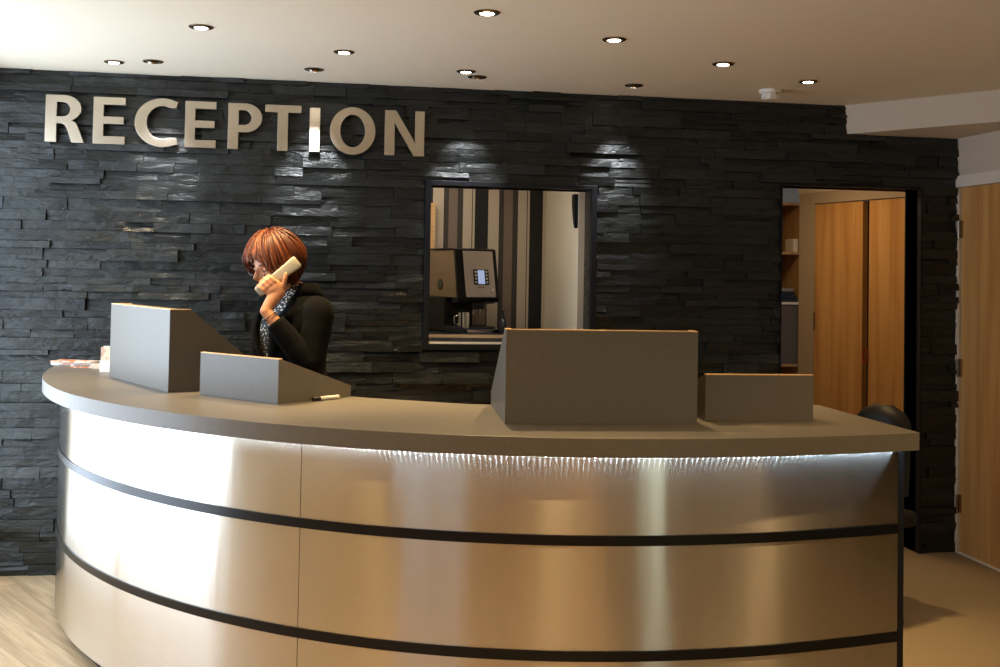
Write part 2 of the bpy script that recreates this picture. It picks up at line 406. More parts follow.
# ------------------------------------------------------------------ rooms behind the slate wall
KX0, KX1, KY = .1, 1.412, 1.02
def wallpaper():
    m = bpy.data.materials.new('striped_wallpaper'); m.use_nodes = True
    nt = m.node_tree; N = nt.nodes; L = nt.links; p = N['Principled BSDF']; p.inputs['Roughness'].default_value = .6
    tc = N.new('ShaderNodeTexCoord'); sp = N.new('ShaderNodeSeparateXYZ'); L.new(tc.outputs['Object'], sp.inputs[0])
    a = N.new('ShaderNodeMath'); a.operation = 'SUBTRACT'; a.inputs[1].default_value = WPX0; L.new(sp.outputs[0], a.inputs[0])
    b = N.new('ShaderNodeMath'); b.operation = 'DIVIDE'; b.inputs[1].default_value = WPP; L.new(a.outputs[0], b.inputs[0])
    c = N.new('ShaderNodeMath'); c.operation = 'FRACT'; L.new(b.outputs[0], c.inputs[0])
    cr = N.new('ShaderNodeValToRGB'); cr.color_ramp.interpolation = 'CONSTANT'; e = cr.color_ramp.elements
    lt, dk, tp, bk = (.62, .53, .42, 1), (.055, .048, .042, 1), (.24, .18, .14, 1), (.012, .012, .013, 1)
    st = [(0, lt), (.195, dk), (.285, tp), (.445, dk), (.54, lt), (.70, dk), (.715, lt), (.755, bk)]
    e[0].position = 0; e[0].color = lt; e[1].position = st[1][0]; e[1].color = st[1][1]
    for q, cc in st[2:]: k = e.new(q); k.color = cc
    L.new(c.outputs[0], cr.inputs[0]); L.new(cr.outputs[0], p.inputs['Base Color'])
    return m
WPX0 = at(433, 200, KY).x; WPP = (at(488.5, 200, KY).x-WPX0)
mb = MB(); mb.box((KX0-.1, KY, 0), (KX1+.02, KY+.08, 2.42)); struct('wall_kitchen', mb, wallpaper())
mb = MB(); mb.box((KX1, TH+.0, 0), (KX1+.06, KY, 2.42)); struct('wall_partition', mb, M['plaster'])
mb = MB(); mb.box((KX0-.16, TH, 0), (KX0-.1, KY+.08, 2.42)); struct('wall_kitchen_left', mb, M['plaster'])
# kitchen worktop and cabinet below the coffee machine
kw = thing('kitchen_cabinet', (.7, .42, 0), 'low kitchen cabinet with pale timber edged worktop behind the wall hatch', 'cabinet')
KZ = 1.196
mb = MB(); mb.box((KX0-.05, .335, KZ-.03), (KX1-.004, .98, KZ)); mb.build('worktop', M['black'], kw)
mb = MB(); mb.box((KX0-.05, .326, KZ-.032), (KX1-.004, .335, KZ-.002)); mb.build('worktop_edge', M['ply'], kw)
mb = MB(); mb.box((KX0-.05, .36, .09), (KX1-.004, .98, KZ-.031)); mb.build('body', M['shelfwood'], kw)
for i in range(3):
    a = KX0-.045+i*.452; mb = MB(); mb.rbox((a, .338, .1), (a+.448, .358, KZ-.075), .002); dd = mb.build('door', M['oak'], kw)
    mb = MB(); mb.tube([(a+.4, .338, .9), (a+.4, .315, .9), (a+.4, .315, 1.02), (a+.4, .338, 1.02)], .005, 8); mb.build('handle', M['steelcup'], dd, off=(.7, .42, 0), smooth=40)
# slim timber post seen at the left of the hatch
a = at(430, 250, TH+.18).x
mb = MB(); a = at(431, 250, .975).x; mb.box((a-.03, .96, KZ+.0005), (a+.022, .99, 1.97)); tag(mb.build('timber_upright', M['ply']), 'slim pale timber upright at the left edge of the wall hatch', 'post')
# dark bracket on the partition
mb = MB()
pr = [(0, 0), (.045, 0), (.045, -.19), (.035, -.17), (.014, -.12), (.002, -.06)]
Mx = Matrix.Translation((KX1-.0005, TH+.012, WZ1-.012)) @ Matrix(((0, 0, -1, 0), (1, 0, 0, 0), (0, 1, 0, 0), (0, 0, 0, 1)))
mb.prism([(p[0]*.45, p[1]) for p in [(0, 0), (.16, 0), (.155, -.05), (.12, -.11), (.06, -.165), (0, -.19)]], 0, .02, Mx)
tag(mb.build('shutter_bracket', M['blackframe'], smooth=30), 'dark curved bracket high on the white side wall inside the hatch', 'bracket')

# office room seen through the doorway
mb = MB(); mb.box((2.0, TH, 0), (2.06, 3.2, 2.42)); struct('wall_office_left', mb, M['wallpaint'])
mb = MB(); mb.box((2.0, 3.2, 0), (5.2, 3.28, 2.42)); struct('wall_office_back', mb, M['wallpaint'])
mb = MB(); mb.box((XR+.05, TH-.05, 0), (5.2, TH, 2.42)); struct('wall_office_front', mb, M['wallpaint'])
A = V((3.475, 1.70, 0)); B = V((3.735, .60, 0)); ud = (B-A).normalized(); nd = V((ud.y, -ud.x, 0))  # nd faces the doorway
if nd.x > 0: nd = -nd
Mw = Matrix(((ud.x, nd.x, 0, A.x), (ud.y, nd.y, 0, A.y), (0, 0, 1, 0), (0, 0, 0, 1)))
def loc_u(px, py=205):
    d = CF + CR*((px-500)/FPX) + CU*((CY-py)/FPX)
    t = (A-CC).dot(nd)/d.dot(nd); return (CC+d*t-A).dot(ud)
u0, u1, u2, u3 = loc_u(800), loc_u(815), loc_u(862.5), loc_u(869)
u4 = u3+(u2-u1)*1.05
mb = MB()
mb.box((u0-.02, -.12, 2.16), (u4+1.0, 0, 2.42), Mw); mb.box((u4, -.12, 0), (u4+1.0, 0, 2.16), Mw)
struct('wall_cupboard', mb, M['wallpaint'])
mb = MB(); mb.box((u0, -.12, 0), (u1, .004, 2.16), Mw); mb.box((u1, -.03, 2.078), (u4+.08, .012, 2.16), Mw); mb.box((u4, -.0, 0), (u4+.06, .012, 2.078), Mw)
struct('trim_3', mb, mat('beige_gloss_paint', (.42, .35, .26), .4))
d2 = MB(); d2.box((u1+.002, -.045, .006), (u2, -.004, 2.075), Mw); d2 = struct('door_2', d2, M['oak'])
mb = MB(); mb.tube([Mw @ V((u1+.004, .002, 1.18)), Mw @ V((u1+.004, .002, 1.30))], .008, 8); mb.build('hinge', M['chrome'], d2)
d3 = MB(); d3.box((u3, -.045, .006), (u4-.002, -.004, 2.075), Mw); d3 = struct('door_3', d3, M['oak'])
mb = MB(); mb.box((u2-.02, -.1, 0), (u3+.02, -.06, 2.08), Mw); struct('gap_shade_strip', mb, mat('door_gap_shade', (.09, .04, .018), .5))  # dark strip behind the door gap, its brown standing for the shade there
# red cord loop hung on the door
mb = MB(); ul = (u2+u3)/2+.015
loop = [Mw @ V((ul+.022*sin(k*pi/8), .006, 1.03-.05*cos(k*pi/8)*(1 if k < 20 else 1))) for k in range(17)]
mb.tube(loop, .0035, 6, cap=False); tag(mb.build('red_key_loop', mat('red_cord', (.5, .05, .02), .5), smooth=60), 'small red cord loop hanging between the two oak cupboard doors', 'cord')

# shelving unit in the office, left of the white jamb
s0 = at(776, 300, 1.95).x-.12; s1 = at(799.5, 300, 1.95).x
su = thing('shelf_unit', ((s0+s1)/2, 2.1, 0), 'wooden shelf unit holding files, just inside the doorway on the left', 'shelf')
def zpx(py, Y=1.95, px=788): return at(px, py, Y).z
zs1, zs2, ztop = zpx(252), zpx(302), zpx(205)
for xx in (s0-.02, s1): 
    mb = MB(); mb.box((xx, 1.95, 0), (xx+.02, 2.3, ztop)); mb.build('side_panel', M['shelfwood'], su)
mb = MB(); mb.box((s0, 2.28, 0), (s1, 2.3, ztop)); mb.build('back_panel', M['shelfwood'], su)
mb = MB(); mb.box((s0-.02, 1.95, ztop), (s1+.02, 2.3, ztop+.02)); mb.build('top', M['shelfwood'], su)
for z in (zs1, zs2, .9, .45, .08):
    mb = MB(); mb.box((s0, 1.95, z-.018), (s1, 2.28, z)); mb.build('shelf', M['shelfwood'] if z != zs2 else M['whitegloss'], su)
mb = MB(); mb.box((s0+.02, 1.96, .9), (s1-.004, 1.975, zs2-.02)); mb.build('drop_front', mat('grey_board', (.11, .095, .09), .6), su)
mb = MB(); xa = at(793, 240, 1.98).x; mb.rbox((xa, 1.97, zs1+.0005), (s1-.004, 2.12, zs1+.1), .004)
tag(mb.build('white_box', M['whiteplastic']), 'small white box standing at the end of the top office shelf', 'box')
fm = mat('dark_folder', (.02, .025, .04), .4)
for i in range(4):
    mb = MB(); z = zs2+.0005+i*.026; mb.rbox((s0+.02+.01*i, 1.965+.004*i, z), (s1-.01-.008*i, 2.2, z+.024), .003)
    tag(mb.build('document_folder', fm if i < 3 else mat('grey_folder', (.25, .24, .25), .5)),
        ['dark folder at the bottom of the stack on the office shelf', 'dark folder second from the bottom of the office shelf stack', 'dark folder just under the grey one on the office shelf', 'grey folder on top of the office shelf stack'][i], 'folder', 'folders on the office shelf')
mb = MB(); mb.rbox((s0+.03, 1.9, .9+.001), (s1-.02, 1.948, .93), .003)
# ------------------------------------------------------------------ ceiling fittings
def make_downlight(loc, r=.048, colour=(1, .83, .6), es=26, tilt=0, az=0, dark=False, label='', group=None):
    t = thing('downlight', loc, label, 'downlight', group)
    L = V(loc)
    mb = MB(); mb.lathe([(r*.66, .0), (r*.70, -.006), (r*.92, -.006), (r, -.003), (r, .0)], 28, Matrix.Translation(L)); mb.build('trim_ring', M['chrome'], t, smooth=40)
    R = Matrix.Translation(L+V((0, 0, -.001))) @ Matrix.Rotation(az, 4, 'Z') @ Matrix.Rotation(tilt, 4, 'X')
    mb = MB(); mb.lathe([(r*.66, .006), (r*.62, -.004), (r*.56, -.006), (r*.5, -.002)], 24, R); mb.build('bezel', M['chrome'], t, smooth=40)
    mb = MB(); mb.lathe([(r*.54, -.004), (r*.48, -.0075), (.0001, -.009)], 24, R); 
    lm = mat('lamp_lens', (.9, .9, .85), .3, emit=colour, es=es); mb.build('lens', lm, t, smooth=60)
    return t
def spot(loc, target, power, color, size=70, blend=.6, r=.02):
    l = bpy.data.lights.new('downlight_or_added_beam', 'SPOT'); l.energy = power; l.color = color; l.spot_size = RD(size); l.spot_blend = blend; l.shadow_soft_size = r
    o = link(bpy.data.objects.new('downlight_or_added_beam', l)); o.location = V(loc)+V((0, 0, -.02))
    o.rotation_euler = (V(target)-V(loc)).to_track_quat('-Z', 'Y').to_euler()
WARM, COOL = (1, .68, .31), (.92, .95, 1)
LIGHTS = [  # x, y, kind, label
 (-.498, -1.234, 'w', 'round recessed downlight nearest the upper left corner of the ceiling'),
 (-.996, -.339, 'w', 'round recessed downlight above the letter E, close to the slate wall'),
 (-.807, -.401, 'k', 'tilted dark eyeball downlight above the letter C on the left'),
 (.086, -.860, 'w', 'round recessed downlight over the middle of the sign, behind the tilted one'),
 (-.049, -.386, 'k', 'tilted downlight close to the wall above the bright letter I'),
 (.600, -1.753, 'w', 'large round downlight nearest the camera at the top centre'),
 (.683, -.523, 'w', 'round lit downlight of the close pair above the hatch'),
 (.757, -.386, 'k', 'unlit looking tilted chrome downlight of the close pair above the hatch'),
 (1.188, -1.406, 'w', 'round recessed downlight above the tall middle screen box'),
 (1.581, -.350, 'k', 'small tilted downlight close to the wall right of the hatch'),
 (1.812, -1.014, 'w', 'round recessed downlight left of the smoke detector'),
 (2.379, -.687, 'w', 'round recessed downlight right of the smoke detector'),
]
for x, y, k, lab in LIGHTS:
    if k == 'w':
        make_downlight((x, y, H), .05 if y < -1 else .047, (1, .84, .62), 30, label=lab, group='ceiling downlights')
        spot((x, y, H), (x, y-.12, 0), (112 if y < -.6 else 60) if x < 1.5 else 66, WARM, (84 if y < -.6 else 70) if x < 1.5 else 62, .6)
    else:
        make_downlight((x, y, H), .048, (1, .9, .78), 14 if x < 1.5 and x > -.5 and x < .5 or x > 1.5 else 3, RD(28), pi if False else 0, label=lab, group='ceiling downlights')
        spot((x, y, H), (x, -.0, H-.55), 42, COOL, 44, .9)

for x, y in ((-1.2, -3.2), (.6, -3.6), (2.5, -3.2), (-1.2, -5.6), (.6, -6.2), (2.5, -5.6), (.6, -7.9)):
    spot((x, y, H), (x, y, 0), 66 if x < 2 or y < -4 else 120, WARM, 120, .9, .03)      # warm spots added out of view, without fittings, to brighten the room
sd = thing('smoke_detector', (2.307, -.387, H), 'white round smoke detector on the ceiling between two downlights', 'smoke detector')
T = Matrix.Translation((2.307, -.387, H))
mb = MB(); mb.lathe([(.056, 0), (.056, -.012), (.052, -.018), (.03, -.018)], 28, T); mb.build('base', M['whiteplastic'], sd, smooth=40)
mb = MB(); mb.lathe([(.036, -.018), (.040, -.024), (.040, -.040), (.034, -.050), (.012, -.053), (.0001, -.053)], 28, T)
for k in range(10):
    a = 2*pi*k/10; mb.box((.036, -.003, -.046), (.043, .003, -.020), T @ Matrix.Rotation(a, 4, 'Z'))
mb.build('sensor_head', M['whiteplastic'], sd, smooth=40)

# ------------------------------------------------------------------ RECEPTION letters
def arc(cx, cy, rx, ry, a0, a1, n=20): return [(cx+rx*cos(RD(a0+(a1-a0)*i/n)), cy+ry*sin(RD(a0+(a1-a0)*i/n))) for i in range(n+1)]
def glyph(ch):
    """outlines (outer first, then holes) with cap height 1"""
    if ch == 'I': return [[(0, 0), (.2, 0), (.2, 1), (0, 1)]]
    if ch == 'E': return [[(0, 0), (.62, 0), (.62, .165), (.2, .165), (.2, .43), (.59, .43), (.59, .585), (.2, .585), (.2, .84), (.62, .84), (.62, 1), (0, 1)]]
    if ch == 'T': return [[(.24, 0), (.44, 0), (.44, .84), (.69, .84), (.69, 1), (0, 1), (0, .84), (.24, .84)]]
    if ch == 'N': return [[(0, 0), (.19, 0), (.19, .62), (.185, .74), (.25, .6), (.56, 0), (.76, 0), (.76, 1), (.58, 1), (.58, .42), (.59, .27), (.52, .42), (.21, 1), (0, 1)]]
    if ch == 'O': return [arc(.45, .5, .45, .525, 0, 360, 48)[:-1], arc(.45, .5, .245, .36, 0, 360, 48)[:-1]]
    if ch == 'C':
        o = arc(.5, .5, .5, .525, 62, 298, 40); i = arc(.5, .5, .285, .36, 302, 58, 36)
        o = [(.77, .965)]+[(x, y) for x, y in o if x < .735]+[(.775, .03), (.74, .185)]
        i = [(x, y) for x, y in i if x < .64]+[(.735, .815)]
        return [o+i]
    if ch == 'P':
        o = [(0, 0), (.2, 0), (.2, .37), (.33, .37)]+arc(.33, .685, .32, .315, -90, 90, 20)+[(0, 1)]
        h = [(.2, .53), (.3, .53)]+arc(.3, .69, .145, .16, -90, 90, 14)+[(.2, .85)]
        return [o, h]
    if ch == 'R':
        o = [(0, 0), (.2, 0), (.2, .40), (.27, .40), (.34, .375), (.39, .28), (.47, 0), (.69, 0), (.58, .33), (.535, .42), (.47, .47), (.56, .53), (.61, .61)]
        o += arc(.33, .705, .305, .295, -18, 90, 14)+[(0, 1)]
        h = [(.2, .545), (.3, .545)]+arc(.3, .70, .135, .155, -90, 90, 14)+[(.2, .855)]
        return [o, h]
ZB, ZT = 2.172, 2.403
LET = [('R', 45, 84, 'leftmost, first'), ('E', 93, 125, 'second'), ('C', 134.5, 178, 'third'), ('E', 185, 216, 'fourth'), ('P', 228, 262, 'fifth'), ('T', 265, 301, 'sixth'), ('I', 309.5, 320, 'seventh'), ('O', 330, 375.5, 'eighth'), ('N', 385, 424.5, 'last')]
LAB = ['metal letter R starting the sign on the slate wall', 'metal letter E between the R and the C on the slate wall', 'round metal letter C with a bright glint at its top', 'metal letter E between the C and the P on the slate wall',
       'metal letter P before the T in the wall sign', 'metal letter T just left of the glowing bright letter I', 'bright white shining metal letter I in the wall sign', 'round metal letter O near the right end of the wall sign', 'metal letter N ending the sign, nearest the hatch']
for (ch, xa, xb, _), lab in zip(LET, LAB):
    YF_ = -.062
    X0, X1 = at(xa, 125, YF_).x, at(xb, 130, YF_).x
    g = glyph(ch); gw = max(p[0] for p in g[0]); gx0 = min(p[0] for p in g[0])
    dz = .012*(X0+1.38)/1.9; zb, zt = ZB-.011-dz, ZT-.006-dz*.9
    cu = bpy.data.curves.new('t', 'CURVE'); cu.dimensions = '2D'; cu.fill_mode = 'BOTH'; cu.extrude = .011; cu.bevel_depth = .0012; cu.bevel_resolution = 1; cu.offset = -.0012
    for sp in g:
        s = cu.splines.new('POLY'); s.points.add(len(sp)-1); s.use_cyclic_u = True
        for p_, (x, y) in zip(s.points, sp): p_.co = ((x-gx0)/(gw-gx0)*(X1-X0), y*(zt-zb), 0, 1)
    tmp = bpy.data.objects.new('t', cu); COL.objects.link(tmp)
    dg = bpy.context.evaluated_depsgraph_get(); me = bpy.data.meshes.new_from_object(tmp.evaluated_get(dg)); bpy.data.objects.remove(tmp)
    rot = Matrix.Rotation(pi/2, 4, 'X')
    tilt = Matrix.Rotation(RD(-7.5), 4, 'X') if ch == 'I' else Matrix.Identity(4)
    me.transform(tilt @ rot)
    root = thing('sign_letter', (X0, YF_+.012, zb), lab, 'letter', 'RECEPTION sign letters')
    me.name = 'letter_face'; me.materials.clear(); me.materials.append(M['alu']); me.shade_smooth(); me.set_sharp_from_angle(angle=RD(30))
    o = link(bpy.data.objects.new('letter_face', me)); o.parent = root
    # stand-off pins to the wall
    w = X1-X0; hh = zt-zb
    pins = {'R': [(.1, .2), (.1, .85)], 'E': [(.12, .1), (.12, .9)], 'C': [(.12, .5), (.6, .93)], 'P': [(.12, .15), (.12, .85)], 'T': [(.5, .15), (.5, .92)], 'I': [(.5, .15), (.5, .85)], 'O': [(.1, .5), (.9, .5)], 'N': [(.1, .2), (.9, .8)]}[ch]
    for u, v_ in pins:
        mb = MB(); p = V((X0+u*w, YF_+(.02 if ch != 'I' else .048), zb+v_*hh)); mb.tube([p, V((p.x, -.006, p.z))], .005, 8); mb.build('standoff_pin', M['blacktrim'], root)

# ------------------------------------------------------------------ reception desk
PXc = [1.2212, -4.15176, 3.00991, 2.98195, .02085, -1.19879]; PYc = [-4.21241, 9.17947, -4.72204, 2.1413, -4.85272, .00322]
def pv(c, t):
    r = 0
    for k in c: r = r*t+k
    return r
def P(t): return V((pv(PXc, t), pv(PYc, t), 0))
def Nn(t):
    a, b = P(max(t-.002, -.002)), P(min(t+.002, 1.002)); d = (b-a).normalized(); return V((d.y, -d.x, 0))
_ts = [i/400 for i in range(401)]; _ls = [0]
for i in range(400): _ls.append(_ls[-1]+(P(_ts[i+1])-P(_ts[i])).length)
SL = _ls[-1]
def t_of_s(s):
    s = min(max(s, 0), SL)
    for i in range(400):
        if _ls[i+1] >= s: return _ts[i]+(_ts[i+1]-_ts[i])*(s-_ls[i])/max(_ls[i+1]-_ls[i], 1e-9)
    return 1
def s_of_x(x):
    for i in range(401):
        if P(_ts[i]).x > x and _ts[i] > .1: return _ls[i]
    return SL
sgn = -1 if Nn(.5).y > 0 else 1       # make the normal point to the visitor side
def off(t, o): return P(t)+Nn(t)*sgn*o
desk = thing('reception_desk', (.4, -1.6, 0), 'large curved reception desk clad in brushed steel with grey top and black bands', 'desk')
DO = (.4, -1.6, 0)
def strip(name, s0, s1, o0, o1, z0, z1, mt, parent=desk, uv=False, n=None, smooth=35, bev=0):
    """curved slab following the desk front between offsets o0 (front) and o1 (back)"""
    n = n or max(4, int((s1-s0)/.02)); mb = MB(); vs = []
    for i in range(n+1):
        t = t_of_s(s0+(s1-s0)*i/n)
        a, b = off(t, o0), off(t, o1)
        vs += [V((a.x, a.y, z0)), V((a.x, a.y, z1)), V((b.x, b.y, z1)), V((b.x, b.y, z0))]
    fs = [(0, 1, 2, 3), (4*n, 4*n+3, 4*n+2, 4*n+1)]
    for i in range(n):
        for k in range(4): fs.append((4*i+k, 4*i+4+k, 4*i+4+(k+1) % 4, 4*i+(k+1) % 4))
    mb.add(vs, fs); o = mb.build(name, mt, parent, smooth=smooth, off=DO)
    if uv:
        me = o.data; l = me.uv_layers.new(name='UVMap')
        # arc length / height coordinates
        for poly in me.polygons:
            for li in poly.loop_indices:
                co = me.vertices[me.loops[li].vertex_index].co+V(DO)
                best = min(range(0, 401, 1), key=lambda i: (P(_ts[i])-V((co.x, co.y, 0))).length_squared) if False else None
                l.data[li].uv = (0, co.z)
        # front loops in build order: recover the arc length from the vertex position
        cache = {}
        for poly in me.polygons:
            for li in poly.loop_indices:
                vi = me.loops[li].vertex_index
                if vi not in cache:
                    co = me.vertices[vi].co+V(DO); q = V((co.x, co.y, 0))
                    j = min(range(401), key=lambda i: (P(_ts[i])-q).length_squared); cache[vi] = _ls[j]
                l.data[li].uv = (cache[vi], me.vertices[vi].co.z)
    return o
seam = s_of_x(-.045)
Z3, Z2, Z1, ZC0, ZC1 = .05, .369, .719, 1.003, 1.06
for (z0, z1) in ((Z3, Z2), (Z2+.03, Z1), (Z1+.03, ZC0)):
    strip('steel_panel', .06, seam-.0012, 0, -.010, z0+.001, z1-.001, M['steel'], uv=True)
    strip('steel_panel', seam+.0012, SL, 0, -.010, z0+.001, z1-.001, M['steel'], uv=True)
for z in (Z2, Z1): strip('black_band', .06, SL, .005, -.010, z, z+.03, M['blacktrim'])
strip('core', .06, SL-.001, -.0105, -.06, .06, ZC0-.001, M['blackframe'])
strip('plinth', .06, SL-.02, -.045, -.07, 0, .06, M['blacktrim'])
# right end panel
E0 = P(1.0)
mb = MB(); mb.box((E0.x+.001, E0.y+.0, 0), (E0.x+.022, -1.86, ZC0)); mb.build('end_panel', M['blackframe'], desk, off=DO)
# staff side worktop
mb = MB()
inner = [(-.66, 0), (-.62, -.3), (-.52, -.6), (-.37, -.93), (-.2, -1.22), (.09, -1.50), (.38, -1.68), (.64, -1.8), (1.2, -1.86), (1.9, -1.83)]
def cat(pts, n=6):
    out = []
    for i in range(len(pts)-1):
        p = [V((*pts[max(0, min(len(pts)-1, i+k))], 0)) for k in (-1, 0, 1, 2)]
        for j in range(n):
            t = j/n; out.append(.5*((2*p[1])+(p[2]-p[0])*t+(2*p[0]-5*p[1]+4*p[2]-p[3])*t*t+(-p[0]+3*p[1]-3*p[2]+p[3])*t**3))
    out.append(V((*pts[-1], 0))); return out
inn = cat(inner)
front = [off(t_of_s(SL*i/90), .098-.042*max(0, 1-i/28)) for i in range(91)]
front[0] = V((-1.285, -.045, 0)); front = [front[0]]+[p for p in front[1:] if p.y < -.06]
xe = 1.905
front = [p for p in front if p.x < xe-.01]+[V((xe, front[-1].y+.004, 0))]
outl = front+[V((xe, -1.83, 0))]+[p for p in inn[::-1] if p.x < xe-.01]
outl[-1] = V((-.66, -.045, 0))
mb.prism([(p.x, p.y) for p in outl], ZC0, ZC1)
ct = mb.build('countertop', M['laminate'], desk, off=DO, bevel=.0015)
# lower worktop of the staff side, on a modesty leg
mb = MB(); low = [off(t_of_s(SL*i/60), -.07) for i in range(4, 58)]; lowb = [off(t_of_s(SL*i/60), -.62) for i in range(4, 58)]
vs = [V((p.x, p.y, z)) for a, b in zip(low, lowb) for p in (a, b) for z in (.72, .745)]
fs = []
for i in range(len(low)-1):
    b = 4*i
    fs += [(b, b+4, b+6, b+2), (b+1, b+3, b+7, b+5), (b, b+1, b+5, b+4), (b+2, b+6, b+7, b+3)]
fs += [(0, 2, 3, 1), (len(vs)-4, len(vs)-3, len(vs)-1, len(vs)-2)]
mb.add(vs, fs); mb.build('staff_worktop', M['laminate'], desk, off=DO)
# LED strip tucked under the overhang
ledstrip = strip('led_strip', .25, SL-.02, .020, .007, ZC0-.004, ZC0-.0005, M['whiteplastic'])
LEDM = mat('cool_led', (.8, .9, 1), .3, emit=(.62, .82, 1), es=420)
lv = MB(); lv.ball((0, 0, 0), .0028, 4, 2); ledmesh = None
s = SL-.012; k = 0; rest = MB()
while s > .3:
    p = off(t_of_s(s), .014)+V((0, 0, ZC0-.0065))
    if k < 100:
        if ledmesh is None:
            o = lv.build('led', LEDM, ledstrip, off=(0, 0, 0)); ledmesh = o
        else:
            o = ledmesh.copy(); link(o)
        o.location = p-V(DO)
    else: rest.ball(p, .0028, 4, 2)
    s -= .0172; k += 1
if rest.v: rest.build('led', LEDM, ledstrip, off=DO)['kind'] = 'stuff'

# ------------------------------------------------------------------ screen boxes on the counter
def screen_box(label, fl_, fr_, depth, h, hb, topd, dirv=None):
    """fl_, fr_: front left and right foot points; open-backed housing whose sides slope down to the staff side"""
    a, b = V((*fl_, ZC1)), V((*fr_, ZC1)); u = (b-a).normalized(); n = V((-u.y, u.x, 0)); w = (b-a).length
    t = thing('screen_box', a, label, 'screen box', 'laminate screen boxes along the counter')
    Mx = Matrix(((u.x, n.x, 0, a.x), (u.y, n.y, 0, a.y), (0, 0, 1, ZC1+.0005), (0, 0, 0, 1)))
    th = .018
    mb = MB(); mb.box((0, 0, 0), (w, th, h-.003), Mx); mb.build('front_panel', M['laminate'], t, off=a)
    mb = MB(); mb.box((0, 0, h-.003), (w, th, h), Mx); mb.build('wood_edge', M['ply'], t, off=a)
    S = Matrix(((0, 0, 1, 0), (1, 0, 0, 0), (0, 1, 0, 0), (0, 0, 0, 1)))    # prism profile (depth, height), extruded across
    for x0 in (.0, w-th):
        mb = MB(); prof = [(th, 0), (depth, 0), (depth, hb), (max(topd, th), h-.003 if topd > th else h-.004), (th, h-.003)]
        if topd <= th: prof = [(th, 0), (depth, 0), (depth, hb), (th, h-.004)]
        mb.prism(prof, x0, x0+th, Mx @ S); mb.build('side_panel', M['laminate'], t, off=a)
    if topd > th:
        mb = MB(); mb.box((th, th, h-.02), (w-th, topd, h-.003), Mx); mb.build('top_panel', M['laminate'], t, off=a)
        mb = MB(); mb.box((w-th, th, h-.003), (w, topd, h), Mx); mb.box((0, th, h-.003), (th, topd, h), Mx); mb.build('wood_edge', M['ply'], t, off=a)
    return t, Mx, w
_, Mb1, w1 = screen_box('tall pale lit screen box at the left end of the counter', (-.904, -.753), (-.571, -1.39), .42, .322, .05, .085)
_, Mb2, w2 = screen_box('low screen box in front of the receptionist', (-.444, -1.463), (-.139, -1.781), .37, .163, .042, 0)
_, Mb3, w3 = screen_box('tall wide screen box in the middle right of the counter', (.599, -2.318), (1.231, -2.358), .50, .306, .05, .06)
_, Mb4, w4 = screen_box('low screen box at the right end of the counter', (1.289, -2.275), (1.667, -2.29), .36, .158, .04, 0)
# monitors inside the two tall boxes (hidden from the visitor side, open to the staff side)
def monitor(Mx, w, h, label):
    a = Mx @ V((w/2, .12, 0)); t = thing('monitor', a, label, 'monitor')
    mb = MB(); mb.rbox((.06, .095, .03), (w-.06, .12, h), .005, Mx); mb.build('bezel', M['black'], t, off=a)
    mb = MB(); mb.box((.075, .12, .05), (w-.075, .122, h-.02), Mx); mb.build('screen', mat('dark_screen', (.02, .02, .025), .15), t, off=a)
    mb = MB(); mb.rbox((w/2-.1, .06, .0005), (w/2+.1, .2, .012), .003, Mx); mb.box((w/2-.03, .07, .01), (w/2+.03, .095, .2), Mx); mb.build('stand', M['black'], t, off=a)
monitor(Mb1, w1, .30, 'dark monitor tucked inside the tall box at the left end')
monitor(Mb3, w3, .288, 'dark monitor tucked inside the tall middle box')

# ------------------------------------------------------------------ small things on the counter
def leaflet(c, rz, n, label, cols, h=.0009, wd=.1, ln=.21):
    t = thing('leaflet_stack', (c[0], c[1], ZC1), label, 'leaflets', 'leaflets on the counter')
    rr = random.Random(int(c[0]*1000)); 
    for k in range(n):
        mb = MB(); Rz = Matrix.Translation((c[0]+rr.uniform(-.004, .004), c[1]+rr.uniform(-.004, .004), ZC1+.0006+k*.0052)) @ Matrix.Rotation(rz+rr.uniform(-.08, .08), 4, 'Z')
        mb.box((-wd/2, -ln/2, 0), (wd/2, ln/2, .005), Rz)
        o = mb.build('leaflet', cols[k % len(cols)], t)
    return t
org = mat('orange_print', (.75, .22, .06), .4, var=((.85, .75, .65), (30, 30, 30), .5, .52))
whp = mat('white_print', (.66, .54, .38), .4, var=((.5, .3, .2), (40, 25, 30), .55, .6))
blp = mat('grey_print', (.35, .27, .24), .4, var=((.75, .7, .65), (24, 24, 24), .5, .55))
leaflet((-1.165, -.17), 1.2, 4, 'orange and white leaflets at the far left tip of the counter', [blp, org, blp, org])
leaflet((-1.07, -.285), 1.45, 3, 'dark printed leaflets between the orange and the cream ones', [org, blp, blp], ln=.16)
leaflet((-.952, -.35), 1.3, 4, 'cream leaflets beside the tall left screen box', [whp], ln=.17)
ch = thing('card_holder', (-.94, -.50, ZC1), 'small white upright card holder against the tall left screen box', 'card holder')
Rc = Matrix.Translation((-.955, -.50, ZC1+.0005)) @ Matrix.Rotation(RD(-15), 4, 'Z')
mb = MB(); mb.box((-.026, .0, 0), (.026, .004, .115), Rc); mb.box((-.026, -.03, 0), (.026, .0, .004), Rc); mb.box((-.026, -.034, 0), (.026, -.03, .05), Rc); mb.build('holder', M['whiteplastic'], ch)
mb = MB(); mb.box((-.024, -.028, .0045), (.024, -.004, .112), Rc); mb.build('cards', whp, ch)
pa, pb = V((-.016, -1.690, ZC1+.0085)), V((.081, -1.610, ZC1+.0085)); pd = (pb-pa).normalized()
pen = thing('marker_pen', (pa.x, pa.y, ZC1), 'white marker pen with black cap lying by the low front screen box', 'pen')
mb = MB(); mb.tube([pa+pd*.055, pa+pd*.06, pb-pd*.004, pb], [.005, .008, .008, .006], 12); mb.build('barrel', M['whiteplastic'], pen, smooth=40)
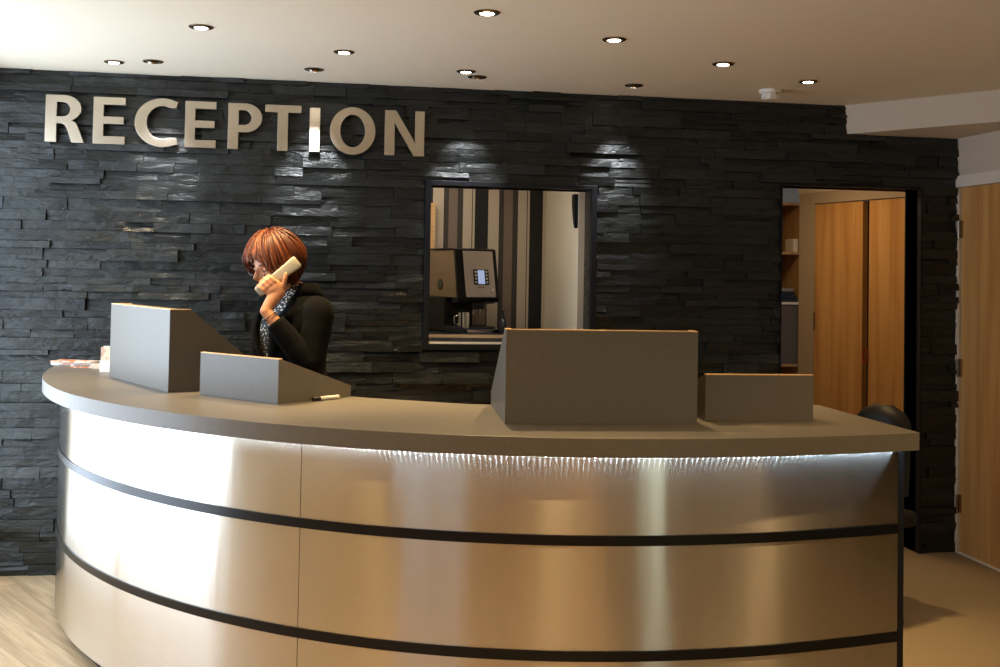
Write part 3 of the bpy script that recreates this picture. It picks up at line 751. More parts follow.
mb = MB(); mb.tube([pa, pa+pd*.002, pa+pd*.035, pa+pd*.036], [.006, .0075, .0078, .006], 12); mb.box((-.0015, -.0015, -.0015), (.0015, .0015, .0015), Matrix.Translation(pa)); mb.build('cap', M['black'], pen, smooth=40)
mb = MB(); mb.tube([pa+pd*.036, pa+pd*.055], [.0078, .0078], 12); mb.build('grip', M['whiteplastic'], pen, smooth=40)

# ------------------------------------------------------------------ coffee machine behind the hatch
def coffee_machine():
    a = V((.843, .60, KZ+.0005)); t = thing('coffee_machine', a, 'bronze and silver bean to cup coffee machine on the worktop behind the hatch', 'coffee machine', rz=0)
    Rm = Matrix.Translation(a) @ Matrix.Rotation(RD(20), 4, 'Z')
    bronze = mat('bronze_lacquer', (.40, .29, .18), .33, .4); silver = mat('silver_panel', (.62, .54, .46), .35, .3)
    w = .13; h = .487
    S = Rm @ Matrix(((0, 0, 1, 0), (1, 0, 0, 0), (0, 1, 0, 0), (0, 0, 0, 1)))     # profile (y, z) extruded along x
    body = [(.22, 0), (.22, h), (-.06, h), (-.06, .19), (-.06, 0)]
    # lower dark base and upper bronze housing
    mb = MB(); mb.prism([(.22, 0), (.22, .20), (-.02, .20), (-.02, .035), (-.15, .035), (-.15, 0)], -w-.012, w, S); mb.build('base', M['black'], t, off=a, bevel=.004)
    mb = MB(); mb.prism([(.215, .201), (.215, h-.012), (-.112, h-.012), (-.163, .201)], -w+.001, w-.001, S); mb.build('housing', bronze, t, off=a, bevel=.004)
    # dark front frame, leaning back at the top
    fr = [(-.10, .165), (-.175, .18), (-.185, .20), (-.128, h-.006), (-.10, h), (.2, h), (.2, h-.011), (-.107, h-.011), (-.158, .199), (-.10, .199)]
    mb = MB(); mb.prism(fr, -w-.003, w+.003, S); mb.build('front_frame', M['blacktrim'], t, off=a, bevel=.003)
    # silver panel lying on the leaning face
    p0 = V((0, -.1855, .203)); p1 = V((0, -.1295, h-.012)); v = (p1-p0); Lh = v.length; v.normalize(); n = V((0, -v.z, v.y))
    F = Rm @ Matrix(((1, v.x, n.x, p0.x), (0, v.y, n.y, p0.y), (0, v.z, n.z, p0.z), (0, 0, 0, 1)))   # x across, y up the face, z out of it
    mb = MB(); mb.rbox((-w+.045, .004, -.002), (w-.022, Lh-.004, .004), .002, F); mb.build('front_panel', silver, t, off=a)
    mb = MB(); mb.rbox((-.03, .075, .003), (.07, .165, .0065), .002, F); kp = mb.build('keypad', M['black'], t, off=a)
    mb = MB(); mb.box((-.002, .08, .0065), (.042, .16, .0072), F); mb.build('display', mat('display_glow', (.35, .42, .62), .3, emit=(.45, .55, .85), es=.6), kp, off=a)
    for sx in (-.016, .056):
        for k in range(4):
            mb = MB(); mb.lathe([(.0065, 0), (.0065, .0025), (.005, .004), (.0001, .0042)], 12, F @ Matrix.Translation((sx, .09+k*.02, .0065))); mb.build('button', M['whiteplastic'], kp, off=a, smooth=40)
    for k in range(3):
        mb = MB(); mb.box((-.005+k*.016, .058, .004), (.003+k*.016, .063, .005), F); mb.build('button', M['black'], t, off=a)
    mb = MB(); mb.lathe([(.011, 0), (.011, .004), (.006, .006), (.0001, .006)], 16, F @ Matrix.Translation((.082, .04, .004))); mb.build('lock', M['steelcup'], t, off=a, smooth=40)
    # spouts, brew bay and cup stand
    mb = MB(); mb.rbox((-.03, -.16, .135), (.05, -.05, .178), .008, Rm); mb.build('spout_block', M['black'], t, off=a)
    for sx in (-.012, .03):
        mb = MB(); mb.tube([Rm @ V((sx, -.13, .14)), Rm @ V((sx, -.13, .108))], [.009, .006], 12); mb.build('spout', M['steelcup'], t, off=a, smooth=40)
    mb = MB(); mb.rbox((.03, -.045, .037), (w-.012, -.022, .165), .003, Rm); mb.build('bay_panel', mat('bay_bronze', (.22, .17, .13), .3, .7), t, off=a)
    mb = MB(); mb.rbox((-w+.05, -.2, .0), (w+.01, -.05, .022), .004, Rm); mb.build('drip_tray', M['steelcup'], t, off=a)
    # round emblem on the left flank
    mb = MB(); mb.lathe([(.033, 0), (.033, .002), (.0001, .002)], 28, Rm @ Matrix.Translation((-w-.0005+.001, .06, .275)) @ Matrix.Rotation(-pi/2, 4, 'Y')); mb.build('emblem', mat('emblem_print', (.03, .035, .025), .4), t, off=a)
    mb = MB(); mb.lathe([(.020, 0), (.020, .001), (.0001, .001)], 24, Rm @ Matrix.Translation((-w-.0025+.001, .06, .275)) @ Matrix.Rotation(-pi/2, 4, 'Y')); mb.build('emblem', mat('emblem_green', (.10, .11, .06), .4), t, off=a)
    mg = thing('steel_cup', Rm @ V((-.075, -.11, .023)), 'polished steel cup standing under the coffee machine spouts', 'cup')
    T = Matrix.Translation(Rm @ V((-.065, -.12, .0235)))
    mb = MB(); mb.lathe([(.028, 0), (.034, .004), (.034, .095), (.031, .095), (.031, .006), (.0001, .006)], 24, T); mb.build('cup_body', M['steelcup'], mg, smooth=40)
    mb = MB(); mb.tube([T @ V((-.033, -.0, .075)), T @ V((-.055, -.0, .07)), T @ V((-.055, 0, .03)), T @ V((-.033, 0, .025))], .004, 8); mb.build('cup_handle', M['steelcup'], mg, smooth=50)
coffee_machine()
p = at(503, 330, .42)
bt = thing('syrup_bottle', (p.x, .42, KZ), 'small black pump bottle right of the coffee machine, half behind the tall box', 'bottle')
T = Matrix.Translation((p.x, .42, KZ+.0005))
mb = MB(); mb.lathe([(.022, 0), (.024, .004), (.024, .07), (.012, .085), (.009, .088)], 20, T); mb.build('bottle_body', M['black'], bt, smooth=40)
mb = MB(); mb.lathe([(.012, .088), (.012, .1), (.004, .101), (.004, .122), (.010, .123), (.010, .132), (.0001, .133)], 16, T); mb.tube([T @ V((0, 0, .128)), T @ V((-.03, 0, .126))], .003, 8); mb.build('pump', M['black'], bt, smooth=40)

# ------------------------------------------------------------------ office chair behind the right end of the desk
def office_chair(c, rz, label):
    t = thing('office_chair', (c[0], c[1], 0), label, 'chair')
    R_ = Matrix.Translation((c[0], c[1], 0)) @ Matrix.Rotation(rz, 4, 'Z')
    mb = MB()
    for k in range(5):
        a = 2*pi*k/5; mb.tube([R_ @ V((0, 0, .1)), R_ @ V((.15*cos(a), .15*sin(a), .095)), R_ @ V((.29*cos(a), .29*sin(a), .075))], [(.022, .03), (.018, .024), (.012, .016)], 8, up=(0, 0, 1))
    mb.build('star_base', M['black'], t, smooth=40)
    for k in range(5):
        a = 2*pi*k/5; p = R_ @ V((.29*cos(a), .29*sin(a), .0275)); mb = MB()
        for q in (-.014, .014): mb.tube([p+V((q-.009, 0, 0)), p+V((q+.009, 0, 0))], .0275, 14)
        mb.tube([p, p+V((0, 0, .04))], .008, 8); mb.build('caster', M['black'], t, smooth=40)
    mb = MB(); mb.tube([R_ @ V((0, 0, .09)), R_ @ V((0, 0, .40))], .026, 14); mb.build('column', M['steelcup'], t, smooth=40)
    mb = MB(); mb.rbox((-.24, -.23, .40), (.24, .23, .48), .03, R_); mb.build('seat', M['leather'], t, smooth=60)
    mb = MB()
    n, mm = 15, 14; vs = []; fs = []
    for side in (0, 1):
        for j in range(mm+1):
            w_ = j/mm; z = .53+.41*w_
            for i in range(n+1):
                u = i/n*2-1; hw = .18*(1-.12*w_)*math.sqrt(max(0, 1-max(0, (w_-.72)/.28)**2.2*.9)) if w_ > .72 else .18*(1-.12*w_)
                x = u*hw; y = .24+.06*w_+.05*(1-u*u)*-1*.6+(-.035 if side == 0 else .02)*(1-u**6)*(1-max(0, (w_-.9)/.1)**3)
                vs.append(R_ @ V((x, y, z)))
        b = side*(mm+1)*(n+1)
        for j in range(mm):
            for i in range(n):
                q = [b+j*(n+1)+i, b+j*(n+1)+i+1, b+(j+1)*(n+1)+i+1, b+(j+1)*(n+1)+i]; fs.append(q if side else q[::-1])
    B2 = (mm+1)*(n+1)
    rim = [i for i in range(n+1)]+[j*(n+1)+n for j in range(1, mm+1)]+[mm*(n+1)+i for i in range(n-1, -1, -1)]+[j*(n+1) for j in range(mm-1, 0, -1)]
    for k in range(len(rim)): a, b = rim[k], rim[(k+1) % len(rim)]; fs.append((a, b, B2+b, B2+a))
    mb.add(vs, fs); mb.build('backrest', M['leather'], t, smooth=60)
    mb = MB(); mb.tube([R_ @ V((0, .1, .39)), R_ @ V((0, .27, .41)), R_ @ V((0, .30, .55)), R_ @ V((0, .29, .70))], [(.03, .01)]*4, 8, up=(1, 0, 0)); mb.build('back_support', M['black'], t, smooth=40)
    for sx in ():
        mb = MB(); mb.tube([R_ @ V((sx*.22, .1, .43)), R_ @ V((sx*.28, .1, .46)), R_ @ V((sx*.28, .08, .66)), R_ @ V((sx*.27, -.16, .67))], .014, 8); mb.build('armrest', M['black'], t, smooth=40)
office_chair((2.45, -.96), RD(-65), 'black leather office chair, its rounded back just showing past the counter')

# ------------------------------------------------------------------ receptionist on the telephone
def smooth_mesh(parts_mb, name, mt, parent, voxel=.005, it=4, fac=.5, off=None):
    """weld overlapping closed pieces into one continuous surface"""
    me = bpy.data.meshes.new('tmp'); me.from_pydata([tuple(p) for p in parts_mb.v], [], parts_mb.f)
    bm = bmesh.new(); bm.from_mesh(me); bmesh.ops.recalc_face_normals(bm, faces=bm.faces); bm.to_mesh(me); bm.free()
    t = bpy.data.objects.new('tmp', me); COL.objects.link(t)
    r = t.modifiers.new('r', 'REMESH'); r.mode = 'VOXEL'; r.voxel_size = voxel; r.use_smooth_shade = True
    s = t.modifiers.new('s', 'SMOOTH'); s.factor = fac; s.iterations = it
    dg = bpy.context.evaluated_depsgraph_get(); out = bpy.data.meshes.new_from_object(t.evaluated_get(dg)); bpy.data.objects.remove(t)
    out.name = name; out.transform(Matrix.Translation(-V(off))); out.materials.clear(); out.materials.append(mt); out.shade_smooth()
    o = link(bpy.data.objects.new(name, out)); o.parent = parent; return o

def receptionist():
    skin = mat('skin', (.70, .33, .17), .5, var=((.62, .27, .13), (30, 30, 30), .4, .6)); skin.node_tree.nodes['Principled BSDF'].inputs['Subsurface Weight'].default_value = .08
    lipm = mat('lip_skin', (.42, .11, .08), .4)
    jm = mat('black_wool', (.0025, .0025, .002), .85, spec=.08, bump=((500, 500, 500), .3, .001)); jm.node_tree.nodes['Principled BSDF'].inputs['Sheen Weight'].default_value = .02
    root = thing('person', (-.11, -.80, 0), 'person with auburn bob hair in black jacket, standing and holding a telephone receiver', 'person')
    RO = root.location.copy()
    th = RD(-55); Tb = Matrix.Translation(RO) @ Matrix.Rotation(th, 4, 'Z')
    B = lambda x, y, z: Tb @ V((x, y, z))
    ax = Tb.to_3x3() @ V((1, 0, 0))
    sh_l = at(319, 312, -.95); el_l = at(311, 367, -1.03); wr_l = at(266, 311, -1.0)
    sh_r = B(-.165, 0, 1.385); el_r = B(-.23, -.02, 1.13); wr_r = B(-.22, -.13, .92)
    hc = at(274.5, 265, -.845)                         # centre of the skull
    th_h = RD(-51)
    Rh = Matrix.Rotation(th_h, 4, 'Z') @ Matrix.Rotation(RD(17), 4, 'X') @ Matrix.Rotation(RD(4), 4, 'Y')
    Th = Matrix.Translation(hc) @ Rh
    # ---- head
    def head_surface(nu=64, nv=48):
        vs = []; fs = []
        g = lambda d, s: math.exp(-(d/s)**2)
        for j in range(nv+1):
            t = pi*j/nv
            for i in range(nu):
                a = 2*pi*i/nu; x = sin(t)*sin(a); y = -sin(t)*cos(a); z = cos(t)
                X, Y, Z = x*.074, y*.094, z*.118
                if Z < -.01:
                    k = (-Z-.01)/.108; X *= 1-.42*k**1.3
                    if Y > 0: Y *= 1-.55*k
                    Y -= .014*k
                if Y < -.02:
                    f = min(1, (-Y-.02)/.05)
                    Y -= f*.026*g(X, .0115)*(g(Z+.030, .017) + .55*g(Z+.010, .02))       # nose
                    Y += f*.010*(g(X-.031, .016)+g(X+.031, .016))*g(Z-.006, .014)         # eye sockets
                    Y -= f*.005*(g(X-.03, .022)+g(X+.03, .022))*g(Z-.026, .008)           # brow
                    Y -= f*.005*g(X, .022)*(g(Z+.060, .006)+g(Z+.071, .006))              # lips
                    Y -= f*.009*g(X, .02)*g(Z+.098, .014)                                 # chin
                    Y -= f*.004*(g(X-.042, .02)+g(X+.042, .02))*g(Z+.025, .02)            # cheeks
                vs.append(Th @ V((X, Y, Z)))
        for j in range(nv):
            for i in range(nu): fs.append((j*nu+i, (j+1)*nu+i, (j+1)*nu+(i+1) % nu, j*nu+(i+1) % nu))
        return vs, fs
    body = MB(); body.add(*head_surface())
    for s in (-1, 1): body.ball(Th @ V((s*.076, .01, -.008)), (.010, .018, .030), 12, 10, Th.to_3x3())
    nb = B(0, .02, 1.42)
    body.tube([nb-V((0, 0, .05)), nb+V((0, 0, .02)), Th @ V((0, .018, -.09)), Th @ V((0, .01, -.05))], [.062, .055, .050, .05], 18)
    # torso, hips
    rings = [(.90, .165, .118, .0), (.96, .172, .125, .0), (1.04, .155, .112, 0), (1.12, .140, .10, -.003), (1.20, .150, .112, -.010), (1.27, .158, .122, -.014), (1.33, .160, .108, -.006), (1.38, .150, .088, .004), (1.42, .105, .068, .012), (1.45, .06, .055, .018)]
    body.tube([B(0, r[3], r[0]) for r in rings], [(r[1], r[2]) for r in rings], 28, up=ax)
    # arms
    def limb(mbx, pts, rad, n=16, steps=6):
        P_ = []; Rr = []
        for i in range(len(pts)-1):
            for k in range(steps):
                f = k/steps; P_.append(pts[i].lerp(pts[i+1], f)); Rr.append(rad[i]+(rad[i+1]-rad[i])*f)
        P_.append(pts[-1]); Rr.append(rad[-1])
        # round the bends
        for _ in range(2): P_ = [P_[0]]+[(P_[i-1]+P_[i]*2+P_[i+1])/4 for i in range(1, len(P_)-1)]+[P_[-1]]
        mbx.tube(P_, Rr, n)
    for a, b, c in ((sh_l, el_l, wr_l), (sh_r, el_r, wr_r)):
        limb(body, [a, a.lerp(b, .5), b, b.lerp(c, .35), c], [.050, .044, .038, .036, .0245])
    # legs
    for s in (-1, 1):
        limb(body, [B(s*.085, .0, .92), B(s*.09, -.005, .5), B(s*.09, .01, .28), B(s*.09, .02, .07)], [.088, .056, .052, .035])
        body.tube([B(s*.09, .05, .035), B(s*.09, .0, .05), B(s*.09, -.08, .032), B(s*.095, -.15, .02)], [(.03, .03), (.035, .045), (.04, .028), (.03, .016)], 14, up=ax)
    # ---- handset geometry
    m0 = at(258, 292, -.975); e0 = at(297.5, 261.5, -.965)      # mouth end, ear end
    hd = (e0-m0).normalized(); hv = V((.08, -1, .05)); hv = (hv-hd*hv.dot(hd)).normalized(); hw = hd.cross(hv)
    if hw.z < 0: hw = -hw                                          # hw points up-left, hv towards the camera
    HL = (e0-m0).length
    # ---- left hand gripping it: palm below-right of the receiver
    Rhand = Matrix((hd, hw, hv)).transposed().to_4x4()
    O = m0.lerp(e0, .33); Hm = Matrix.Translation(O) @ Rhand       # x along the receiver to the ear, y up-left across it, z to the camera
    h = lambda x, y, z: Hm @ V((x, y, z))
    # palm as a flattened block below the receiver, continuous with the wrist
    body.ball(wr_l, .026, 14, 10)
    body.tube([wr_l.lerp(el_l, .08), wr_l, wr_l.lerp(h(.0, -.045, .015), .5), h(-.004, -.050, .017), h(-.008, -.028, .024), h(-.010, -.014, .026)], [(.021, .024), (.021, .026), (.021, .029), (.019, .036), (.015, .040), (.011, .038)], 16, up=hv)
    fing = [(-.045, .0078, -.010), (-.024, .0084, -.004), (-.004, .0087, -.002), (.016, .0084, -.003)]     # little, ring, middle, index
    for i, (fx, fr, dy) in enumerate(fing):
        pts = [h(fx, -.026, .022), h(fx-.002, -.006, .031), h(fx-.006, .018+dy, .029), h(fx-.008, .031+dy, .012), h(fx-.006, .028+dy, -.010)]
        body.tube(pts, [fr*1.1, fr*1.12, fr*1.04, fr*.96, fr*.72], 12)
        for q in (1, 2, 3): body.ball(pts[q], fr*1.12, 10, 8)
        body.ball(pts[-1], fr*.72, 10, 8)
    tp = [h(.016, -.052, .016), h(.038, -.040, .024), h(.056, -.024, .031), h(.070, -.010, .031)]
    body.tube(tp, [.0135, .0115, .0100, .0075], 12)
    for q, r_ in ((1, .0120), (2, .0105), (3, .0075)): body.ball(tp[q], r_, 10, 8)
    # right hand hanging relaxed
    dr = (wr_r-el_r).normalized(); sx = ax; fz = dr
    body.tube([wr_r, wr_r+dr*.03, wr_r+dr*.07, wr_r+dr*.095], [(.02, .026), (.016, .036), (.014, .038), (.010, .036)], 14, up=ax)
    fw = dr.cross(ax).normalized()
    for i, ln in enumerate((.060, .074, .080, .070)):
        b0 = wr_r+dr*.088+fw*(-.027+i*.018)
        body.tube([b0, b0+dr*ln*.5+ax*.004, b0+dr*ln*.8+ax*.012, b0+dr*ln+ax*.022], [.0085, .008, .0074, .006], 10)
    b0 = wr_r+dr*.03+fw*.03; body.tube([b0, b0+dr*.03+fw*.016, b0+dr*.06+fw*.02+ax*.006], [.012, .010, .0075], 10)
    bo = smooth_mesh(body, 'body', skin, root, voxel=.0042, it=3, fac=.5, off=RO)

    # ---- face details
    for s in (-1, 1):
        mb = MB(); mb.ball(Th @ V((s*.031, -.0715, .001)), .0115, 16, 12); ey = mb.build('eye', mat('eye_white', (.75, .70, .66), .2), root, smooth=80, off=RO)
        mb = MB(); mb.ball(Th @ V((s*.030, -.0805, -.0025)), (.0052, .003, .0052), 12, 8, Th.to_3x3()); mb.build('iris', mat('dark_iris', (.03, .02, .015), .2), ey, smooth=80, off=RO)
        mb = MB(); mb.tube([Th @ V((s*x, y, z)) for x, y, z in ((.016, -.094, .024), (.03, -.092, .029), (.046, -.080, .024))], [.002, .003, .0015], 8); mb.build('eyebrow', mat('brow_hair', (.12, .05, .02), .7), root, off=RO)
        mb = MB()                                    # lowered upper lid: a shell over the upper half of the eye
        lv_, lf_ = [], []
        for j in range(7):
            for i in range(13):
                t = RD(100)*j/6; a = RD(-100)+RD(200)*i/12; d = V((.0138*sin(t)*sin(a), -.0134*sin(t)*cos(a), .0132*cos(t)))
                lv_.append(Th @ (V((s*.031, -.0712, .0012))+d))
        for j in range(6):
            for i in range(12): lf_.append((j*13+i, j*13+i+1, (j+1)*13+i+1, (j+1)*13+i))
        mb.add(lv_, lf_); mb.build('upper_eyelid', skin, root, smooth=80, off=RO)
        mb = MB(); mb.tube([Th @ V((s*x, y, z)) for x, y, z in ((.018, -.0795, -.0015), (.031, -.0862, -.0012), (.044, -.0765, -.0015))], [.0012, .0022, .0012], 6); mb.build('eyelid', mat('lash_line', (.04, .02, .015), .6), root, off=RO)
    mb = MB()
    mb.tube([Th @ V((x, y, z)) for x, y, z in ((-.021, -.086, -.065), (-.008, -.0945, -.0615), (0, -.0945, -.063), (.008, -.0945, -.0615), (.021, -.086, -.065))], [(.001, .001), (.003, .003), (.003, .003), (.003, .003), (.001, .001)], 8)
    mb.tube([Th @ V((x, y, z)) for x, y, z in ((-.019, -.086, -.066), (0, -.0945, -.0695), (.019, -.086, -.066))], [.001, .0036, .001], 8)
    mb.build('lips', lipm, root, smooth=60, off=RO)

    # ---- hair: cap plus layered locks
    hm = bpy.data.materials.new('auburn_hair'); hm.use_nodes = True
    nt = hm.node_tree; N = nt.nodes; L = nt.links; p = N['Principled BSDF']; p.inputs['Roughness'].default_value = .42; p.inputs['Specular IOR Level'].default_value = .35
    g = N.new('ShaderNodeNewGeometry'); cr = N.new('ShaderNodeValToRGB'); e = cr.color_ramp.elements
    e[0].position = 0; e[0].color = (.03, .008, .003, 1); e[1].position = 1; e[1].color = (.36, .10, .018, 1); q = e.new(.55); q.color = (.10, .022, .005, 1)
    tc = N.new('ShaderNodeTexCoord'); mp = N.new('ShaderNodeMapping'); mp.inputs['Scale'].default_value = (260, 260, 40); L.new(tc.outputs['Object'], mp.inputs[0])
    n = N.new('ShaderNodeTexNoise'); n.inputs['Scale'].default_value = 1; L.new(mp.outputs[0], n.inputs['Vector'])
    ml = N.new('ShaderNodeMix'); ml.inputs[0].default_value = .5; L.new(g.outputs['Random Per Island'], ml.inputs[2]); L.new(n.outputs['Fac'], ml.inputs[3]); L.new(ml.outputs[0], cr.inputs[0]); L.new(cr.outputs[0], p.inputs['Base Color'])
    b = N.new('ShaderNodeBump'); b.inputs['Strength'].default_value = .5; b.inputs['Distance'].default_value = .002; L.new(n.outputs['Fac'], b.inputs['Height']); L.new(b.outputs[0], p.inputs['Normal'])
    def pmax(a):                                   # a: 0 at the face, +-pi at the back
        d = abs(a)
        if d < RD(28): return RD(77)
        if d < RD(62): return RD(80)+(RD(121)-RD(80))*((d-RD(28))/RD(34))**.8
        return RD(121)+(RD(150)-RD(121))*min(1, (d-RD(62))/RD(60))
    def hp(a, t, k=1.0):
        st, ct = sin(t), cos(t)
        rx, ry, rz = .126, (.140 if abs(a) < pi/2 else .134), (.134 if ct > 0 else .165)
        bulge = 1+.05*math.exp(-((t-RD(95))/RD(30))**2)
        if t > RD(105): bulge *= 1-.15*((t-RD(105))/RD(30))
        bulge *= 1+.03*sin(a*3+1)*st
        x = rx*st*sin(a)*bulge; y = -ry*st*cos(a)*bulge; z = rz*ct
        return V((x*k, y*k+.008, z*k+.030))
    hb = MB()
    nu, nv = 56, 18; vs = []; fs = []
    for j in range(nv+1):
        for i in range(nu):
            a = -pi+2*pi*i/nu; t = pmax(a)*j/nv; vs.append(Th @ hp(a, t, .93))
    for j in range(nv):
        for i in range(nu): fs.append((j*nu+i, (j+1)*nu+i, (j+1)*nu+(i+1) % nu, j*nu+(i+1) % nu))
    b0 = len(vs)
    for j in range(nv+1):
        for i in range(nu):
            a = -pi+2*pi*i/nu; t = pmax(a)*j/nv; vs.append(Th @ hp(a, t, .80))
    for j in range(nv):
        for i in range(nu): fs.append((b0+j*nu+i, b0+j*nu+(i+1) % nu, b0+(j+1)*nu+(i+1) % nu, b0+(j+1)*nu+i))
    for i in range(nu): fs.append((nv*nu+i, b0+nv*nu+i, b0+nv*nu+(i+1) % nu, nv*nu+(i+1) % nu))
    hb.add(vs, fs)
    rr = random.Random(5)
    for k in range(1000):
        a = rr.uniform(-pi, pi); lay = rr.uniform(0, 1); tm = pmax(a)
        t0 = rr.choice([rr.uniform(.02, .35), rr.uniform(.2, .75)*tm]); t1 = tm*rr.uniform(.84, 1.05)
        if abs(a) < RD(35): t1 = tm*rr.uniform(.86, 1.06)
        if t1-t0 < .35: t0 = max(.02, t1-.6)
        sweep = .42*math.exp(-(a/RD(60))**2)*(1 if a > -.5 else -.3)+rr.uniform(-.10, .10)
        kk = .92+.115*lay*lay+.02*sin(a*4+1); w = rr.uniform(.0025, .006); wv = rr.uniform(.0, .05); ph_ = rr.uniform(0, 6); ns = 9; pts = []; rad = []
        for i in range(ns):
            f = i/(ns-1); t = t0+(t1-t0)*f; aa = a+sweep*(f-.65)+wv*sin(f*6+ph_)
            q = hp(aa, t, kk+(-.04*(1-f)**3 if t0 > .4 else 0)+.01*sin(f*5+k)+(.09*f**5 if k % 7 == 0 else 0)); pts.append(Th @ q)
            ww = w*(min(1, f*3+.35))*(1-.75*max(0, (f-.7)/.3)); rad.append((ww, ww*.42))
        # flat locks lying on the head: the wide axis runs along the azimuth
        t_ = (pts[1]-pts[0]).normalized(); nrm = (pts[0]-(Th @ V((0, .008, .03)))).normalized()
        P_ = pts; vsx = []; n6 = 6
        for i, pt in enumerate(P_):
            t_ = (P_[min(i+1, ns-1)]-P_[max(i-1, 0)]).normalized(); nr = (pt-(Th @ V((0, .008, .02)))).normalized()
            sd = t_.cross(nr).normalized(); up = sd.cross(t_)
            for c in range(n6):
                g_ = 2*pi*c/n6; vsx.append(pt+sd*cos(g_)*rad[i][0]+up*sin(g_)*rad[i][1])
        fx = []
        for i in range(ns-1):
            for c in range(n6): fx.append((i*n6+c, i*n6+(c+1) % n6, (i+1)*n6+(c+1) % n6, (i+1)*n6+c))
        fx += [list(range(n6))[::-1], list(range((ns-1)*n6, ns*n6))]
        hb.add(vsx, fx)
    hb.build('hair', hm, root, smooth=70, off=RO)

    # ---- glasses
    gm = mat('thin_metal_frame', (.25, .2, .17), .25, .9)
    mb = MB()
    for s in (-1, 1):
        lp = []
        for k in range(25):
            a = 2*pi*k/24; cx, cz = cos(a), sin(a); cx = abs(cx)**.75*(1 if cx > 0 else -1); cz = abs(cz)**.75*(1 if cz > 0 else -1)
            lp.append(Th @ V((s*.033+.025*cx, -.104+.12*abs(s*.033+.025*cx)**1.3, -.002+.017*cz)))
        mb.tube(lp, .0012, 6, cap=False)
        mb.tube([Th @ V((s*.057, -.100, .004)), Th @ V((s*.074, -.08, .005)), Th @ V((s*.080, .0, .006)), Th @ V((s*.079, .02, -.002))], .0012, 6)
    mb.tube([Th @ V((-.009, -.107, .002)), Th @ V((0, -.113, .005)), Th @ V((.009, -.107, .002))], .0012, 6)
    gl = mb.build('glasses', gm, root, smooth=60, off=RO)

    # ---- blouse: black with white spots, filling the jacket opening
    bm_ = bpy.data.materials.new('spotted_blouse'); bm_.use_nodes = True
    nt = bm_.node_tree; N = nt.nodes; L = nt.links; p = N['Principled BSDF']; p.inputs['Roughness'].default_value = .6
    tc = N.new('ShaderNodeTexCoord'); vo = N.new('ShaderNodeTexVoronoi'); vo.inputs['Scale'].default_value = 78; L.new(tc.outputs['Object'], vo.inputs['Vector'])
    mth = N.new('ShaderNodeMath'); mth.operation = 'LESS_THAN'; mth.inputs[1].default_value = .33; L.new(vo.outputs['Distance'], mth.inputs[0])
    mx = N.new('ShaderNodeMix'); mx.data_type = 'RGBA'; mx.inputs[6].default_value = (.012, .012, .012, 1); mx.inputs[7].default_value = (.85, .82, .74, 1)
    L.new(mth.outputs[0], mx.inputs[0]); L.new(mx.outputs[2], p.inputs['Base Color'])
    br_ = [(1.00, .168, .124, -.004), (1.10, .152, .112, -.005), (1.20, .158, .122, -.012), (1.27, .166, .134, -.016), (1.33, .166, .118, -.010), (1.38, .152, .098, -.002), (1.42, .108, .080, .006), (1.45, .072, .068, .012), (1.468, .066, .064, .014)]
    mb = MB(); mb.tube([B(0, r[3], r[0]) for r in br_], [(r[1], r[2]) for r in br_], 36, up=ax, cap=False)
    bl = mb.build('blouse', bm_, root, smooth=80, off=RO); so = bl.modifiers.new('s', 'SOLIDIFY'); so.thickness = .003
    # a soft knot of the same cloth at the throat
    # ---- jacket
    jr = [(.88, .205, .150, .0), (.96, .200, .150, .0), (1.05, .182, .136, 0), (1.12, .174, .130, -.004), (1.20, .180, .140, -.010), (1.27, .188, .150, -.014), (1.33, .188, .136, -.006), (1.375, .178, .114, .004), (1.41, .145, .096, .014), (1.435, .108, .084, .022), (1.455, .086, .078, .026)]
    def gap(z):                                    # half angle of the front opening
        if z < 1.10: return RD(2)
        if z < 1.42: return RD(2)+RD(28)*((z-1.10)/.32)**.9
        return RD(30)+RD(22)*(z-1.42)/.04
    zs = [jr[0][0]+(jr[-1][0]-jr[0][0])*i/30 for i in range(31)]
    def jint(z):
        for i in range(len(jr)-1):
            if z <= jr[i+1][0]+1e-9:
                f = (z-jr[i][0])/(jr[i+1][0]-jr[i][0]); f = f*f*(3-2*f)
                return [jr[i][k]+(jr[i+1][k]-jr[i][k])*f for k in range(1, 4)]
        return jr[-1][1:]
    n = 48; vs = []; fs = []
    for z in zs:
        rx, ry, cy = jint(z); gp = gap(z)
        for i in range(n+1):
            a = gp+(2*pi-2*gp)*i/n                 # 0 at the front
            wob = 1+.012*sin(a*5+z*30)+.01*sin(a*9-z*55)
            vs.append(B(rx*sin(a)*wob, -ry*cos(a)*wob+cy, z))
    for j in range(len(zs)-1):
        for i in range(n): fs.append((j*(n+1)+i, j*(n+1)+i+1, (j+1)*(n+1)+i+1, (j+1)*(n+1)+i))
    jk = MB(); jk.add(vs, fs)
    # lapels: folded bands along the opening
    for s in (-1, 1):
        vs = []; fs = []; m_ = 12
        for j in range(m_+1):
            z = 1.12+(1.452-1.12)*j/m_; rx, ry, cy = jint(z); gp = gap(z)
            wdt = RD(20)*sin(pi*min(1, (j+.6)/(m_*1.05)))**.7+RD(3)
            for i in range(4):
                a = s*(gp-RD(1)+wdt*i/3); kf = 1.035+.045*sin(pi*i/3)
                vs.append(B(rx*sin(a)*kf, -ry*cos(a)*kf+cy, z))
        for j in range(m_):
            for i in range(3): fs.append((j*4+i, j*4+i+1, (j+1)*4+i+1, (j+1)*4+i))
        jk.add(vs, fs)
    # collar at the back of the neck
    vs = []; fs = []
    for i in range(25):
        a = RD(52)+(2*pi-RD(104))*i/24
        for r_, z in ((.076, 1.445), (.080, 1.484), (.096, 1.468), (.116, 1.42)):
            vs.append(B(r_*sin(a)*1.05, -r_*.92*cos(a)+.022, z))
    for i in range(24):
        for k in range(3): fs.append((4*i+k, 4*i+4+k, 4*i+5+k, 4*i+1+k))
